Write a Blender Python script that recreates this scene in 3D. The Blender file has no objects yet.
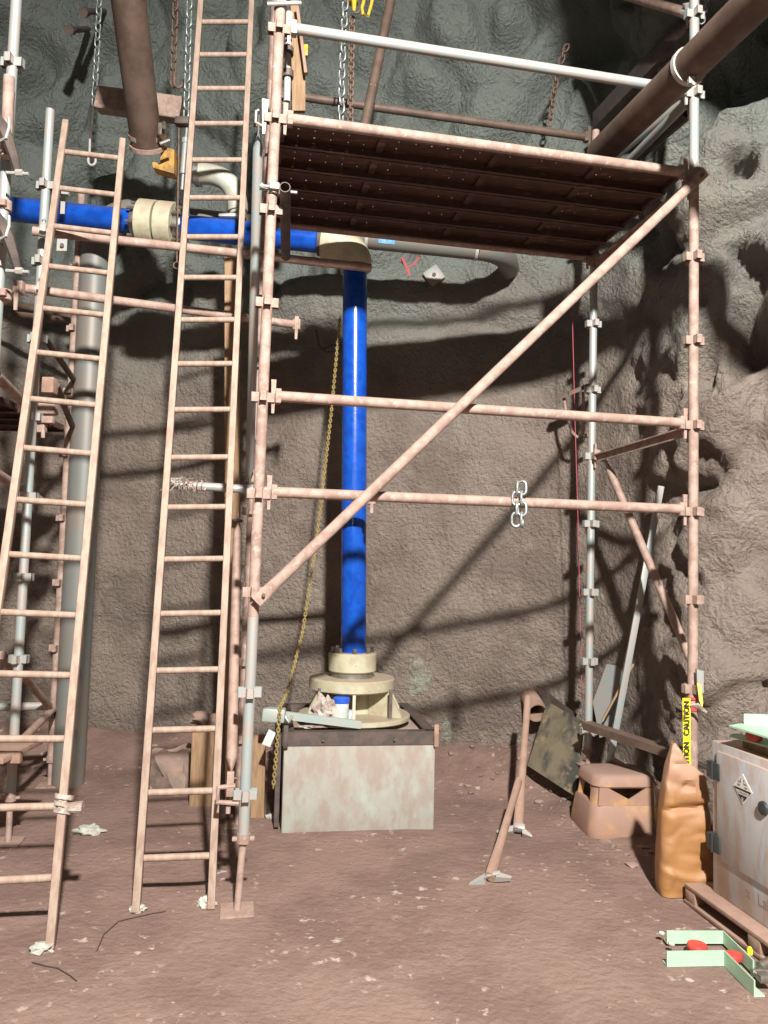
import bpy, bmesh, math, random
from mathutils import Vector, Matrix, noise

random.seed(7)
sc = bpy.context.scene
COL = sc.collection
V = Vector
PI = math.pi

# ------------------------------------------------------------------ camera
F_PX, PITCH, ROLL, CAM_H = 774.24, 0.07446, 0.02325, 1.67
_f = V((0, math.cos(PITCH), math.sin(PITCH)))
_u0 = V((0, -math.sin(PITCH), math.cos(PITCH)))
_r0 = V((1, 0, 0))
_r = _r0 * math.cos(ROLL) + _u0 * math.sin(ROLL)
_u = _u0 * math.cos(ROLL) - _r0 * math.sin(ROLL)
CAM = V((0, 0, CAM_H))
cd = bpy.data.cameras.new('camera')
cd.sensor_fit = 'HORIZONTAL'
cd.sensor_width = 36.0
cd.lens = 36.0 * F_PX / 768.0
cd.clip_start = 0.05
cd.clip_end = 100
cam = bpy.data.objects.new('camera', cd)
COL.objects.link(cam)
cam.matrix_world = Matrix(((_r.x, _u.x, -_f.x, 0), (_r.y, _u.y, -_f.y, 0), (_r.z, _u.z, -_f.z, CAM_H), (0, 0, 0, 1)))
sc.camera = cam

# ------------------------------------------------------------------ world, lamps, exposure
w = bpy.data.worlds.new('world')
sc.world = w
w.use_nodes = True
w.node_tree.nodes['Background'].inputs[0].default_value = (0.75, 0.85, 1.0, 1)
w.node_tree.nodes['Background'].inputs[1].default_value = 0.004
sc.view_settings.view_transform = 'Standard'
sc.view_settings.look = 'None'
sc.view_settings.gamma = 1
sc.view_settings.use_curve_mapping = False
sc.view_settings.exposure = 0.0

def area(name, loc, target, size, watts, col):
    l = bpy.data.lights.new(name, 'AREA')
    l.shape = 'DISK'
    l.size = size
    l.energy = watts
    l.color = col
    o = bpy.data.objects.new(name, l)
    COL.objects.link(o)
    o.location = loc
    o.rotation_euler = (V(target) - V(loc)).to_track_quat('-Z', 'Y').to_euler()
    return o

def flood(name, loc, target, radius, watts, col, cone, blend):
    l = bpy.data.lights.new(name, 'SPOT')
    l.energy = watts
    l.color = col
    l.shadow_soft_size = radius
    l.spot_size = math.radians(cone)
    l.spot_blend = blend
    o = bpy.data.objects.new(name, l)
    COL.objects.link(o)
    o.location = loc
    o.rotation_euler = (V(target) - V(loc)).to_track_quat('-Z', 'Y').to_euler()
    return o
flood('floodlight_high', (0.95, -2.5, 6.1), (0.0, 4.6, 0.9), 0.15, 7900, (1.0, 0.975, 0.94), 116, 1.0)
area('fill_side', (-1.7, -3.0, 3.0), (0.0, 5.5, 2.8), 1.2, 22, (0.90, 0.97, 1.0))  # added weak fill to lift the shadows, stands for no fixture

# ------------------------------------------------------------------ pixel to point helpers
def ray(x, y):
    return _f + _r * ((x - 384) / F_PX) + _u * ((512 - y) / F_PX)
def P(x, y, Y):
    d = ray(x, y)
    return CAM + d * (Y / d.y)
def G(x, y, z=0.0):
    d = ray(x, y)
    return CAM + d * ((z - CAM_H) / d.z)
def onplane(x, y, p0, n):
    d = ray(x, y)
    return CAM + d * ((p0 - CAM).dot(n) / d.dot(n))

# ------------------------------------------------------------------ materials
MATS = {}
def mat(name, c1, c2=None, rough=0.7, metal=0.0, scale=8.0, bump=0.2, bscale=60.0, dust=None, dust_amt=0.7,
        lo=0.4, hi=0.62, c3=None, s3=30.0, lo3=0.6, hi3=0.7, stretch=None, zgrad=None, bdist=0.004, m3=None):
    m = bpy.data.materials.new(name)
    m.use_nodes = True
    nt = m.node_tree
    N, L = nt.nodes, nt.links
    b = N['Principled BSDF']
    b.inputs['Roughness'].default_value = rough
    b.inputs['Metallic'].default_value = metal
    tc = N.new('ShaderNodeTexCoord')
    src = tc.outputs['Object']
    if stretch:
        mp = N.new('ShaderNodeMapping')
        mp.inputs['Scale'].default_value = stretch
        L.new(src, mp.inputs['Vector'])
        src = mp.outputs['Vector']
    def nz(s, det=6):
        n = N.new('ShaderNodeTexNoise')
        n.inputs['Scale'].default_value = s
        n.inputs['Detail'].default_value = det
        n.inputs['Roughness'].default_value = 0.62
        L.new(src, n.inputs['Vector'])
        return n.outputs['Fac']
    def ramp(fac, lo, hi):
        r = N.new('ShaderNodeMapRange')
        r.interpolation_type = 'SMOOTHSTEP'
        r.inputs['From Min'].default_value = lo
        r.inputs['From Max'].default_value = hi
        L.new(fac, r.inputs['Value'])
        return r.outputs['Result']
    def mix(fac, a, bb):
        x = N.new('ShaderNodeMix')
        x.data_type = 'RGBA'
        L.new(fac, x.inputs['Factor'])
        for v, i in ((a, 6), (bb, 7)):
            if isinstance(v, tuple):
                x.inputs[i].default_value = v + (1,)
            else:
                L.new(v, x.inputs[i])
        return x.outputs[2]
    cur = c1
    if c2 is not None:
        cur = mix(ramp(nz(scale), lo, hi), c1, c2)
    if c3 is not None:
        f3 = ramp(nz(s3), lo3, hi3)
        if m3:
            mk = N.new('ShaderNodeMath')
            mk.operation = 'MULTIPLY'
            L.new(f3, mk.inputs[0])
            L.new(ramp(nz(m3, 3), 0.46, 0.62), mk.inputs[1])
            f3 = mk.outputs[0]
        cur = mix(f3, cur, c3)
    if dust is not None:
        g = N.new('ShaderNodeNewGeometry')
        sx = N.new('ShaderNodeSeparateXYZ')
        L.new(g.outputs['Normal'], sx.inputs[0])
        f1 = ramp(sx.outputs['Z'], -0.1, 0.9)
        mu = N.new('ShaderNodeMath')
        mu.operation = 'MULTIPLY'
        L.new(f1, mu.inputs[0])
        mu.inputs[1].default_value = dust_amt
        cur = mix(mu.outputs[0], cur, dust)
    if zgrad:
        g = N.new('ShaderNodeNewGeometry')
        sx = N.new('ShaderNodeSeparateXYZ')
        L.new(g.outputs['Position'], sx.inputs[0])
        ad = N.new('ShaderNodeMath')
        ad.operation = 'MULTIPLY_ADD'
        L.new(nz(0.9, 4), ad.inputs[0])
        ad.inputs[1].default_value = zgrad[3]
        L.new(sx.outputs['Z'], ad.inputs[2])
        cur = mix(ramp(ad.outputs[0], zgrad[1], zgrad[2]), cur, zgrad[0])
    if isinstance(cur, tuple):
        b.inputs['Base Color'].default_value = cur + (1,)
    else:
        L.new(cur, b.inputs['Base Color'])
    if bump:
        bp = N.new('ShaderNodeBump')
        bp.inputs['Strength'].default_value = bump
        bp.inputs['Distance'].default_value = bdist
        L.new(nz(bscale, 8), bp.inputs['Height'])
        L.new(bp.outputs['Normal'], b.inputs['Normal'])
    MATS[name] = m
    return m

DUST = (0.34, 0.215, 0.165)
mat('pink_dusty_steel', (0.37, 0.265, 0.215), (0.27, 0.175, 0.138), 0.75, 0, 14, 0.25, 90, DUST, 0.5, c3=(0.47, 0.355, 0.295), s3=22, lo3=0.56, hi3=0.72)
mat('galvanised_steel', (0.33, 0.375, 0.36), (0.40, 0.35, 0.31), 0.5, 0.25, 9, 0.2, 80, (0.50, 0.42, 0.36), 0.5)
mat('ladder_timber', (0.385, 0.29, 0.222), (0.30, 0.205, 0.155), 0.75, 0, 10, 0.25, 80, (0.36, 0.25, 0.185), 0.4, stretch=(3, 3, 0.6))
mat('blue_paint', (0.006, 0.075, 0.42), (0.004, 0.05, 0.32), 0.22, 0, 12, 0.12, 70, (0.10, 0.13, 0.25), 0.25, bdist=0.006)
mat('cream_paint', (0.46, 0.44, 0.30), (0.40, 0.34, 0.235), 0.55, 0, 10, 0.2, 60, (0.36, 0.27, 0.19), 0.6, c3=(0.22, 0.15, 0.10), s3=26, lo3=0.62, hi3=0.72)
mat('bare_steel', (0.38, 0.36, 0.33), (0.30, 0.25, 0.20), 0.35, 0.8, 14, 0.15)
mat('dark_steel', (0.075, 0.06, 0.052), (0.12, 0.085, 0.07), 0.6, 0.2, 12, 0.3)
mat('brown_pipe', (0.085, 0.054, 0.038), (0.125, 0.082, 0.06), 0.6, 0.1, 7, 0.25, 70, (0.17, 0.11, 0.08), 0.5)
mat('grey_pipe', (0.17, 0.178, 0.162), (0.20, 0.168, 0.138), 0.5, 0.1, 3.5, 0.15, 60, (0.32, 0.24, 0.19), 0.4)
mat('rusty_plank', (0.10, 0.052, 0.038), (0.055, 0.032, 0.026), 0.75, 0.1, 9, 0.3, 50, stretch=(0.5, 2.5, 2.5), c3=(0.24, 0.13, 0.09), s3=9, lo3=0.52, hi3=0.7)
mat('concrete', (0.34, 0.325, 0.275), (0.31, 0.255, 0.21), 0.85, 0, 5, 0.3, 60, DUST, 0.6, c3=(0.37, 0.41, 0.355), s3=4, lo3=0.45, hi3=0.75, stretch=(2.2, 2.2, 1.0), zgrad=None)
mat('timber_raw', (0.33, 0.21, 0.115), (0.25, 0.15, 0.08), 0.8, 0, 9, 0.3, 60, stretch=(6, 6, 0.7))
mat('timber_dusty', (0.36, 0.235, 0.17), (0.27, 0.165, 0.115), 0.85, 0, 9, 0.3, 60, DUST, 0.5)
mat('plywood_dirty', (0.19, 0.155, 0.10), (0.055, 0.055, 0.048), 0.8, 0, 5, 0.3, 40, c3=(0.30, 0.21, 0.11), s3=7, lo3=0.56, hi3=0.66)
mat('chain_zinc', (0.40, 0.45, 0.44), (0.30, 0.30, 0.28), 0.4, 0.6, 30, 0)
mat('chain_rust', (0.20, 0.125, 0.09), (0.13, 0.085, 0.065), 0.7, 0.3, 30, 0)
mat('chain_yellow', (0.40, 0.31, 0.12), (0.30, 0.21, 0.08), 0.6, 0.2, 30, 0)
mat('yellow_paint', (0.60, 0.42, 0.03), (0.45, 0.28, 0.03), 0.5, 0, 14, 0.2)
mat('yellow_dirty', (0.42, 0.24, 0.05), (0.25, 0.13, 0.04), 0.7, 0, 18, 0.3)
mat('pale_pipe', (0.42, 0.40, 0.32), (0.50, 0.52, 0.45), 0.45, 0.1, 8, 0.2, 60, (0.33, 0.26, 0.19), 0.4)
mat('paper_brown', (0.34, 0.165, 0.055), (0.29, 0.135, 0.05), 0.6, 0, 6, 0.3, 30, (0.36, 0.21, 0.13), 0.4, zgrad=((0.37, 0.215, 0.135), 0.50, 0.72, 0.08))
mat('stool_plastic', (0.30, 0.175, 0.125), (0.36, 0.205, 0.12), 0.7, 0, 6, 0.2, 60, (0.31, 0.195, 0.15), 1.0, c3=(0.48, 0.27, 0.09), s3=6, lo3=0.52, hi3=0.66)
mat('cabinet_white', (0.53, 0.54, 0.53), (0.47, 0.38, 0.325), 0.55, 0, 4, 0.15, 60, (0.46, 0.30, 0.235), 0.9, c3=(0.50, 0.57, 0.62), s3=5, lo3=0.48, hi3=0.7, stretch=(2.4, 2.4, 0.8))
mat('hinge_black', (0.03, 0.038, 0.038), None, 0.45, 0, bump=0)
mat('print_black', (0.025, 0.025, 0.025), None, 0.6, 0, bump=0)
mat('print_white', (0.68, 0.66, 0.60), None, 0.6, 0, bump=0)
mat('print_ink_faded', (0.27, 0.19, 0.155), None, 0.8, 0, bump=0)
mat('mint_paint', (0.40, 0.60, 0.42), (0.36, 0.52, 0.37), 0.45, 0, 10, 0.08)
mat('red_rubber', (0.62, 0.075, 0.05), (0.45, 0.05, 0.04), 0.45, 0, 12, 0.1)
mat('tape_yellow', (0.80, 0.70, 0.02), None, 0.5, 0, bump=0)
mat('ribbon_lime', (0.62, 0.68, 0.10), None, 0.5, 0, bump=0)
mat('tape_red', (0.50, 0.06, 0.06), None, 0.5, 0, bump=0)
mat('rag_white', (0.48, 0.43, 0.38), (0.26, 0.18, 0.14), 0.9, 0, 16, 0.3)
mat('tub_white', (0.52, 0.56, 0.55), (0.46, 0.48, 0.45), 0.4, 0, 12, 0.05)
mat('lid_blue', (0.02, 0.10, 0.55), None, 0.4, 0, bump=0)
mat('teal_steel', (0.30, 0.39, 0.36), (0.37, 0.38, 0.33), 0.5, 0.1, 12, 0.15, 60, (0.40, 0.34, 0.28), 0.3)
mat('string_red', (0.40, 0.07, 0.11), None, 0.8, 0, bump=0)
mat('wire_dark', (0.07, 0.05, 0.04), None, 0.6, 0.2, bump=0)
mat('rock', (0.24, 0.175, 0.135), (0.16, 0.12, 0.10), 0.9, 0, 8, 0.5, 30, DUST, 0.6)
mat('sheet_grey', (0.24, 0.26, 0.25), (0.30, 0.25, 0.21), 0.55, 0.2, 6, 0.2)
mat('plaster_pale', (0.45, 0.47, 0.40), (0.36, 0.33, 0.27), 0.9, 0, 20, 0.5)
mat('smear_green', (0.33, 0.345, 0.275), (0.24, 0.20, 0.155), 0.95, 0, 9, 1.0, 30, bdist=0.05, lo=0.42, hi=0.58)
mat('spray_pink', (0.40, 0.10, 0.11), None, 0.9, 0, bump=0)
mat('sticker_blue', (0.12, 0.35, 0.60), (0.25, 0.45, 0.62), 0.5, 0, 25, 0)
mat('strap_white', (0.42, 0.40, 0.36), None, 0.6, 0, bump=0)
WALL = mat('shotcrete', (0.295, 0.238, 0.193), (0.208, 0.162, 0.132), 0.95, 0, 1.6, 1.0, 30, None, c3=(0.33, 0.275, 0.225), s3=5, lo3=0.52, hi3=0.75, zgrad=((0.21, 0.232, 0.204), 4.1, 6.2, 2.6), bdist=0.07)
FLOOR = mat('packed_mud', (0.245, 0.155, 0.122), (0.185, 0.114, 0.089), 0.9, 0, 1.8, 0.9, 20, None, c3=(0.46, 0.37, 0.31), s3=15, lo3=0.58, hi3=0.66, bdist=0.020, m3=1.9)

# ------------------------------------------------------------------ mesh helpers
def frame_of(axis, hint=None):
    a = axis.normalized()
    h = hint if hint is not None else (V((0, 0, 1)) if abs(a.z) < 0.9 else V((0, 1, 0)))
    x = h.cross(a)
    if x.length < 1e-6:
        x = V((1, 0, 0)).cross(a)
    x.normalize()
    return x, a.cross(x).normalized(), a

def b_tube(bm, p0, p1, r, r1=None, seg=14, caps=True, smooth=True):
    p0, p1 = V(p0), V(p1)
    r1 = r if r1 is None else r1
    x, y, a = frame_of(p1 - p0)
    A, B = [], []
    for i in range(seg):
        t = 2 * PI * i / seg
        d = x * math.cos(t) + y * math.sin(t)
        A.append(bm.verts.new(p0 + d * r))
        B.append(bm.verts.new(p1 + d * r1))
    for i in range(seg):
        f = bm.faces.new((A[i], A[(i + 1) % seg], B[(i + 1) % seg], B[i]))
        f.smooth = smooth
    if caps:
        bm.faces.new(A[::-1])
        bm.faces.new(B)

def b_pipe(bm, p0, p1, r, t, seg=16):
    """hollow open-ended tube"""
    p0, p1 = V(p0), V(p1)
    x, y, a = frame_of(p1 - p0)
    R = [[], [], [], []]
    for i in range(seg):
        an = 2 * PI * i / seg
        d = x * math.cos(an) + y * math.sin(an)
        R[0].append(bm.verts.new(p0 + d * r)); R[1].append(bm.verts.new(p1 + d * r))
        R[2].append(bm.verts.new(p1 + d * (r - t))); R[3].append(bm.verts.new(p0 + d * (r - t)))
    for k in range(4):
        for i in range(seg):
            f = bm.faces.new((R[k][i], R[k][(i + 1) % seg], R[(k + 1) % 4][(i + 1) % seg], R[(k + 1) % 4][i]))
            f.smooth = k in (0, 2)

def b_sweep(bm, pts, r, seg=10, closed=False, rad=None, caps=True):
    pts = [V(p) for p in pts]
    n = len(pts)
    rings = []
    px = None
    for i, p in enumerate(pts):
        if closed:
            t = pts[(i + 1) % n] - pts[i - 1]
        else:
            t = pts[min(i + 1, n - 1)] - pts[max(i - 1, 0)]
        t.normalize()
        if px is None:
            x, y, _ = frame_of(t)
        else:
            x = px - t * px.dot(t)
            x.normalize()
            y = t.cross(x)
        px = x
        rr = rad[i] if rad else r
        rings.append([bm.verts.new(p + (x * math.cos(2 * PI * k / seg) + y * math.sin(2 * PI * k / seg)) * rr) for k in range(seg)])
    m = n if closed else n - 1
    for i in range(m):
        a, b = rings[i], rings[(i + 1) % n]
        for k in range(seg):
            f = bm.faces.new((a[k], a[(k + 1) % seg], b[(k + 1) % seg], b[k]))
            f.smooth = True
    if not closed and caps:
        bm.faces.new(rings[0][::-1])
        bm.faces.new(rings[-1])

def b_box(bm, c, sx, sy, sz, X=None, Y=None, Z=None, bevel=0.0):
    X = X or V((1, 0, 0)); Y = Y or V((0, 1, 0)); Z = Z or V((0, 0, 1))
    c = V(c)
    vs = [bm.verts.new(c + X * (sx / 2 * i) + Y * (sy / 2 * j) + Z * (sz / 2 * k)) for i in (-1, 1) for j in (-1, 1) for k in (-1, 1)]
    fs = [bm.faces.new([vs[i] for i in q]) for q in ((0, 1, 3, 2), (4, 6, 7, 5), (0, 4, 5, 1), (2, 3, 7, 6), (0, 2, 6, 4), (1, 5, 7, 3))]
    if bevel:
        es = set(e for f in fs for e in f.edges)
        bmesh.ops.bevel(bm, geom=list(es), offset=bevel, segments=2, affect='EDGES', profile=0.5)

def b_bar(bm, p0, p1, wx, wy, hint=None, bevel=0.0):
    """rectangular bar from p0 to p1; wx across 'hint x axis', wy along the other"""
    p0, p1 = V(p0), V(p1)
    x, y, a = frame_of(p1 - p0, hint)
    b_box(bm, (p0 + p1) / 2, wx, wy, (p1 - p0).length, x, y, a, bevel)

def b_slab(bm, corners, t, nrm=None):
    cs = [V(c) for c in corners]
    n = nrm or (cs[1] - cs[0]).cross(cs[-1] - cs[0]).normalized()
    A = [bm.verts.new(c - n * t / 2) for c in cs]
    B = [bm.verts.new(c + n * t / 2) for c in cs]
    k = len(cs)
    bm.faces.new(A[::-1]); bm.faces.new(B)
    for i in range(k):
        bm.faces.new((A[i], A[(i + 1) % k], B[(i + 1) % k], B[i]))

def b_lathe(bm, o, axis, prof, seg=32):
    """prof: list of (r, h) from bottom to top, closed with caps when r>0"""
    o = V(o)
    x, y, a = frame_of(V(axis))
    rings = []
    for r, h in prof:
        rings.append([bm.verts.new(o + a * h + (x * math.cos(2 * PI * i / seg) + y * math.sin(2 * PI * i / seg)) * r) for i in range(seg)])
    for q in range(len(rings) - 1):
        A, B = rings[q], rings[q + 1]
        flat = abs(prof[q][1] - prof[q + 1][1]) < 1e-5
        for i in range(seg):
            f = bm.faces.new((A[i], A[(i + 1) % seg], B[(i + 1) % seg], B[i]))
            f.smooth = not flat
    bm.faces.new(rings[0][::-1])
    bm.faces.new(rings[-1])

def wloc(o):
    l = V(o.location)
    p = o.parent
    while p:
        l = l + V(p.location)
        p = p.parent
    return l

def obj(name, bm, m, parent=None, loc=None, recalc=True):
    """links bm (world coordinates) as one mesh object, origin at its centre, under parent (never rotated)"""
    if recalc:
        bmesh.ops.recalc_face_normals(bm, faces=bm.faces)
    vs = [v.co for v in bm.verts]
    lo = V((min(v.x for v in vs), min(v.y for v in vs), min(v.z for v in vs)))
    hi = V((max(v.x for v in vs), max(v.y for v in vs), max(v.z for v in vs)))
    c = loc or V(((lo.x + hi.x) / 2, (lo.y + hi.y) / 2, lo.z if parent is None else (lo.z + hi.z) / 2))
    bmesh.ops.translate(bm, verts=bm.verts, vec=-c)
    me = bpy.data.meshes.new(name)
    bm.to_mesh(me)
    bm.free()
    me.set_sharp_from_angle(angle=0.65)
    me.materials.append(MATS[m] if isinstance(m, str) else m)
    o = bpy.data.objects.new(name, me)
    COL.objects.link(o)
    if parent:
        o.parent = parent
        o.location = c - wloc(parent)
    else:
        o.location = c
    return o

def inst(name, src, parent, loc, rot=None):
    """copy sharing mesh data; loc in world"""
    o = src.copy()
    o.name = name
    COL.objects.link(o)
    o.parent = parent
    o.location = V(loc) - (wloc(parent) if parent else V((0, 0, 0)))
    if rot is not None:
        o.rotation_euler = rot
    return o

def tag(o, label, cat, group=None):
    o['label'] = label
    o['category'] = cat
    if group:
        o['group'] = group
    return o

def thing(name, label, cat, loc, group=None):
    o = bpy.data.objects.new(name, None)
    o.empty_display_size = 0.1
    COL.objects.link(o)
    o.location = V(loc)
    return tag(o, label, cat, group)

def one(name, m, fn, parent=None, **k):
    bm = bmesh.new()
    fn(bm)
    return obj(name, bm, m, parent, **k)

def tubeobj(name, m, p0, p1, r, parent=None, seg=14):
    return one(name, m, lambda bm: b_tube(bm, p0, p1, r, seg=seg), parent)

def sstep(a, b, x):
    t = max(0.0, min(1.0, (x - a) / (b - a)))
    return t * t * (3 - 2 * t)

# ------------------------------------------------------------------ setting: rock walls, floor, roof
PATH = [(-4.4, -5.5), (-4.45, -2), (-4.4, 2), (-4.3, 5.2), (-3.7, 6.95), (-2.3, 7.2), (-1.1, 7.0), (0.2, 6.8), (1.0, 6.62),
        (1.5, 6.42), (1.80, 5.95), (1.93, 5.35), (2.08, 4.92), (2.5, 4.68), (2.9, 4.05), (3.0, 2.5), (3.1, 0), (3.1, -2.5), (3.1, -5.5)]
def catmull(pts, step):
    out = []
    n = len(pts)
    for i in range(n - 1):
        p0, p1, p2, p3 = (V(pts[max(i - 1, 0)]), V(pts[i]), V(pts[i + 1]), V(pts[min(i + 2, n - 1)]))
        fine = p1.y > 2 and p2.y > 2 and p2.x > -4.2
        k = max(2, int((p2 - p1).length / (step if fine else step * 4)))
        for j in range(k):
            t = j / k
            q = 0.5 * ((2 * p1) + (-p0 + p2) * t + (2 * p0 - 5 * p1 + 4 * p2 - p3) * t * t + (-p0 + 3 * p1 - 3 * p2 + p3) * t ** 3)
            out.append((q, i + t))
    out.append((V(pts[-1]), n - 1.0))
    return out
def rock_d(p, s):
    """relief along the inward normal: pillows of sprayed concrete with creases"""
    right = sstep(9.6, 12.0, s)
    high = sstep(3.3, 5.0, p.z)
    a_big = 0.05 + 0.26 * high + 0.14 * right
    a_mid = 0.022 + 0.25 * high + 0.10 * right * (0.35 + 0.65 * sstep(1.2, 2.6, p.z))
    d = a_big * noise.noise(p * 0.75 + V((3.1, 1.7, 0.4)))
    n1 = abs(noise.noise(p * 1.55 + V((7.3, 2.2, 5.1))))
    d += a_mid * (min(n1 * 3.4, 1.0) - 0.6)
    n2 = abs(noise.noise(p * 4.0 + V((1.3, 9.2, 2.1))))
    d += (0.010 + 0.030 * right + 0.035 * high) * (min(n2 * 3.2, 1.0) - 0.5)
    d += (0.009 + 0.016 * right + 0.010 * high) * noise.noise(p * 9.0)
    d += (0.008 + 0.011 * right + 0.006 * high) * noise.noise(p * 19.0)
    if right > 0.05:
        n3 = noise.noise(p * 2.3 + V((4.4, 8.1, 3.3)))
        d -= right * (0.12 + 0.16 * sstep(2.2, 3.2, p.z)) * sstep(0.26, 0.46, n3)
    return d
SAMP = catmull(PATH, 0.034)
NRM = []
for i, (q, s) in enumerate(SAMP):
    t = SAMP[min(i + 1, len(SAMP) - 1)][0] - SAMP[max(i - 1, 0)][0]
    t.normalize()
    NRM.append(V((t.y, -t.x)))
ZS = []
z = -0.25
while z < 8.6:
    ZS.append(z)
    z += 0.034 if z < 7.2 else 0.12
def wall_piece(name, i0, i1):
    verts, faces = [], []
    nz_ = len(ZS)
    for i in range(i0, i1 + 1):
        q, s = SAMP[i]
        n = NRM[i]
        for z in ZS:
            p = V((q.x, q.y, z))
            lean = 0.10 * sstep(4.2, 8.0, z) * (z - 4.2)
            d = rock_d(p, s) + lean
            verts.append((q.x + n.x * d, q.y + n.y * d, z))
    for i in range(i1 - i0):
        for j in range(nz_ - 1):
            a = i * nz_ + j
            faces.append((a, a + nz_, a + nz_ + 1, a + 1))
    me = bpy.data.meshes.new(name)
    me.from_pydata(verts, [], faces)
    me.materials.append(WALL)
    me.polygons.foreach_set('use_smooth', [True] * len(me.polygons))
    o = bpy.data.objects.new(name, me)
    COL.objects.link(o)
    o['kind'] = 'structure'
    return o
iL = next(i for i, (q, s) in enumerate(SAMP) if s >= 3.0)
iB = next(i for i, (q, s) in enumerate(SAMP) if s >= 9.0)
wall_piece('wall_left', 0, iL)
wall_piece('wall_back', iL, iB)
wall_piece('wall_right', iB, len(SAMP) - 1)

from mathutils.bvhtree import BVHTree
_bv, _bf = [], []
for _n in ('wall_back', 'wall_right'):
    _me = bpy.data.objects[_n].data
    _o = len(_bv)
    _bv += [v.co.copy() for v in _me.vertices]
    _bf += [tuple(i + _o for i in p.vertices) for p in _me.polygons]
_bvh = BVHTree.FromPolygons(_bv, _bf)
def WH(x, y, off=0.006):
    """point on the rock face seen at a pixel, lifted off the rock by off"""
    h = _bvh.ray_cast(CAM, ray(x, y).normalized())
    n = h[1] if h[1].dot(ray(x, y)) < 0 else -h[1]
    return h[0] + n * off
PTS2 = [q for q, s in SAMP][::3]
def wall_dist(x, y):
    best = 9.0
    for q in PTS2:
        d = (q.x - x) ** 2 + (q.y - y) ** 2
        if d < best * best:
            best = math.sqrt(d)
    return best
def floor_z(x, y, wd=None):
    wd = wall_dist(x, y) if wd is None else wd
    z = 0.0
    if y > 3.8:
        z += 0.27 * sstep(4.9, 5.7, y) * (1 - sstep(0.05, 0.75, wd)) * (0.75 + 0.5 * noise.noise(V((x * 1.3, y * 1.3, 2.2))))
    z += 0.012 * noise.noise(V((x * 1.1, y * 1.1, 0.3))) + 0.006 * noise.noise(V((x * 5, y * 5, 4.3)))
    if y > 4.5:
        z += 0.025 * sstep(0.9, 0.3, wd) * noise.noise(V((x * 7, y * 7, 1.0)))
    return z
def build_floor():
    xs = [-5 + 0.06 * i for i in range(int(8.6 / 0.06) + 1)]
    ys = [-5.6 + 0.4 * i for i in range(18)] + [1.6 + 0.05 * i for i in range(int(6.2 / 0.05) + 1)]
    verts = [(x, y, floor_z(x, y)) for x in xs for y in ys]
    n = len(ys)
    faces = [(i * n + j, (i + 1) * n + j, (i + 1) * n + j + 1, i * n + j + 1) for i in range(len(xs) - 1) for j in range(n - 1)]
    me = bpy.data.meshes.new('floor')
    me.from_pydata(verts, [], faces)
    me.materials.append(FLOOR)
    me.polygons.foreach_set('use_smooth', [True] * len(me.polygons))
    o = bpy.data.objects.new('floor', me)
    COL.objects.link(o)
    o['kind'] = 'structure'
build_floor()
def FZ(x, y):
    return floor_z(x, y)

def build_roof():
    xs = [-5 + 0.15 * i for i in range(58)]
    ys = [-5.6 + 0.15 * i for i in range(90)]
    verts = []
    for x in xs:
        for y in ys:
            z = 7.7 + 0.4 * noise.noise(V((x * 0.5, y * 0.5, 9.0))) + 0.15 * noise.noise(V((x * 1.7, y * 1.7, 9.0)))
            z -= 2.35 * math.exp(-(((x - 2.2) / 1.15) ** 4 + ((y - 2.0) / 1.0) ** 4))  # lump added out of view, shaped to shade the upper right wall
            verts.append((x, y, z))
    n = len(ys)
    faces = [(i * n + j, i * n + j + 1, (i + 1) * n + j + 1, (i + 1) * n + j) for i in range(len(xs) - 1) for j in range(n - 1)]
    me = bpy.data.meshes.new('ceiling')
    me.from_pydata(verts, [], faces)
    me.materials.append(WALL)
    me.polygons.foreach_set('use_smooth', [True] * len(me.polygons))
    o = bpy.data.objects.new('ceiling', me)
    COL.objects.link(o)
    o['kind'] = 'structure'
build_roof()

# ------------------------------------------------------------------ scaffold parts
TR = 0.0280
def cup_mesh(name, m, X, Y, Z):
    """four U pressings around a standard, at the origin"""
    bm = bmesh.new()
    for D, S in ((X, Y), (-X, Y), (Y, X), (-Y, X)):
        b_box(bm, D * 0.058, 0.004, 0.036, 0.048, D, S, Z)
        for s in (-1, 1):
            b_box(bm, D * 0.040 + S * (0.016 * s), 0.040, 0.004, 0.048, D, S, Z)
        # tapered tongue below the pressing
        b_slab(bm, [D * 0.026 + S * 0.014 - Z * 0.024, D * 0.026 - S * 0.014 - Z * 0.024, D * 0.024 - Z * 0.045], 0.004)
    return bm

def wedge_end(bm, p, along, Z):
    """C pressing and wedge at a ledger end; p = on the standard axis, along = unit to ledger"""
    c = p + along * 0.066
    S = Z.cross(along)
    b_box(bm, c + along * 0.012, 0.030, 0.046, 0.075, along, S, Z, 0.004)
    q = p + along * 0.052
    A = [q + Z * 0.085 + along * 0.013, q + Z * 0.085 - along * 0.013, q - Z * 0.09 - along * 0.006, q - Z * 0.09 + along * 0.008]
    b_slab(bm, A, 0.012)

def coupler_bm(bm, p, axis, other):
    x, y, a = frame_of(axis, other)
    b_tube(bm, p - a * 0.026, p + a * 0.026, 0.034, seg=12)
    b_box(bm, p + y * 0.040, 0.05, 0.028, 0.036, x, y, a, 0.004)
    b_tube(bm, p + x * 0.026 + y * 0.03, p + x * 0.075 + y * 0.03, 0.008, seg=8)
    b_tube(bm, p + x * 0.058 + y * 0.03, p + x * 0.07 + y * 0.03, 0.014, seg=6)

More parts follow.
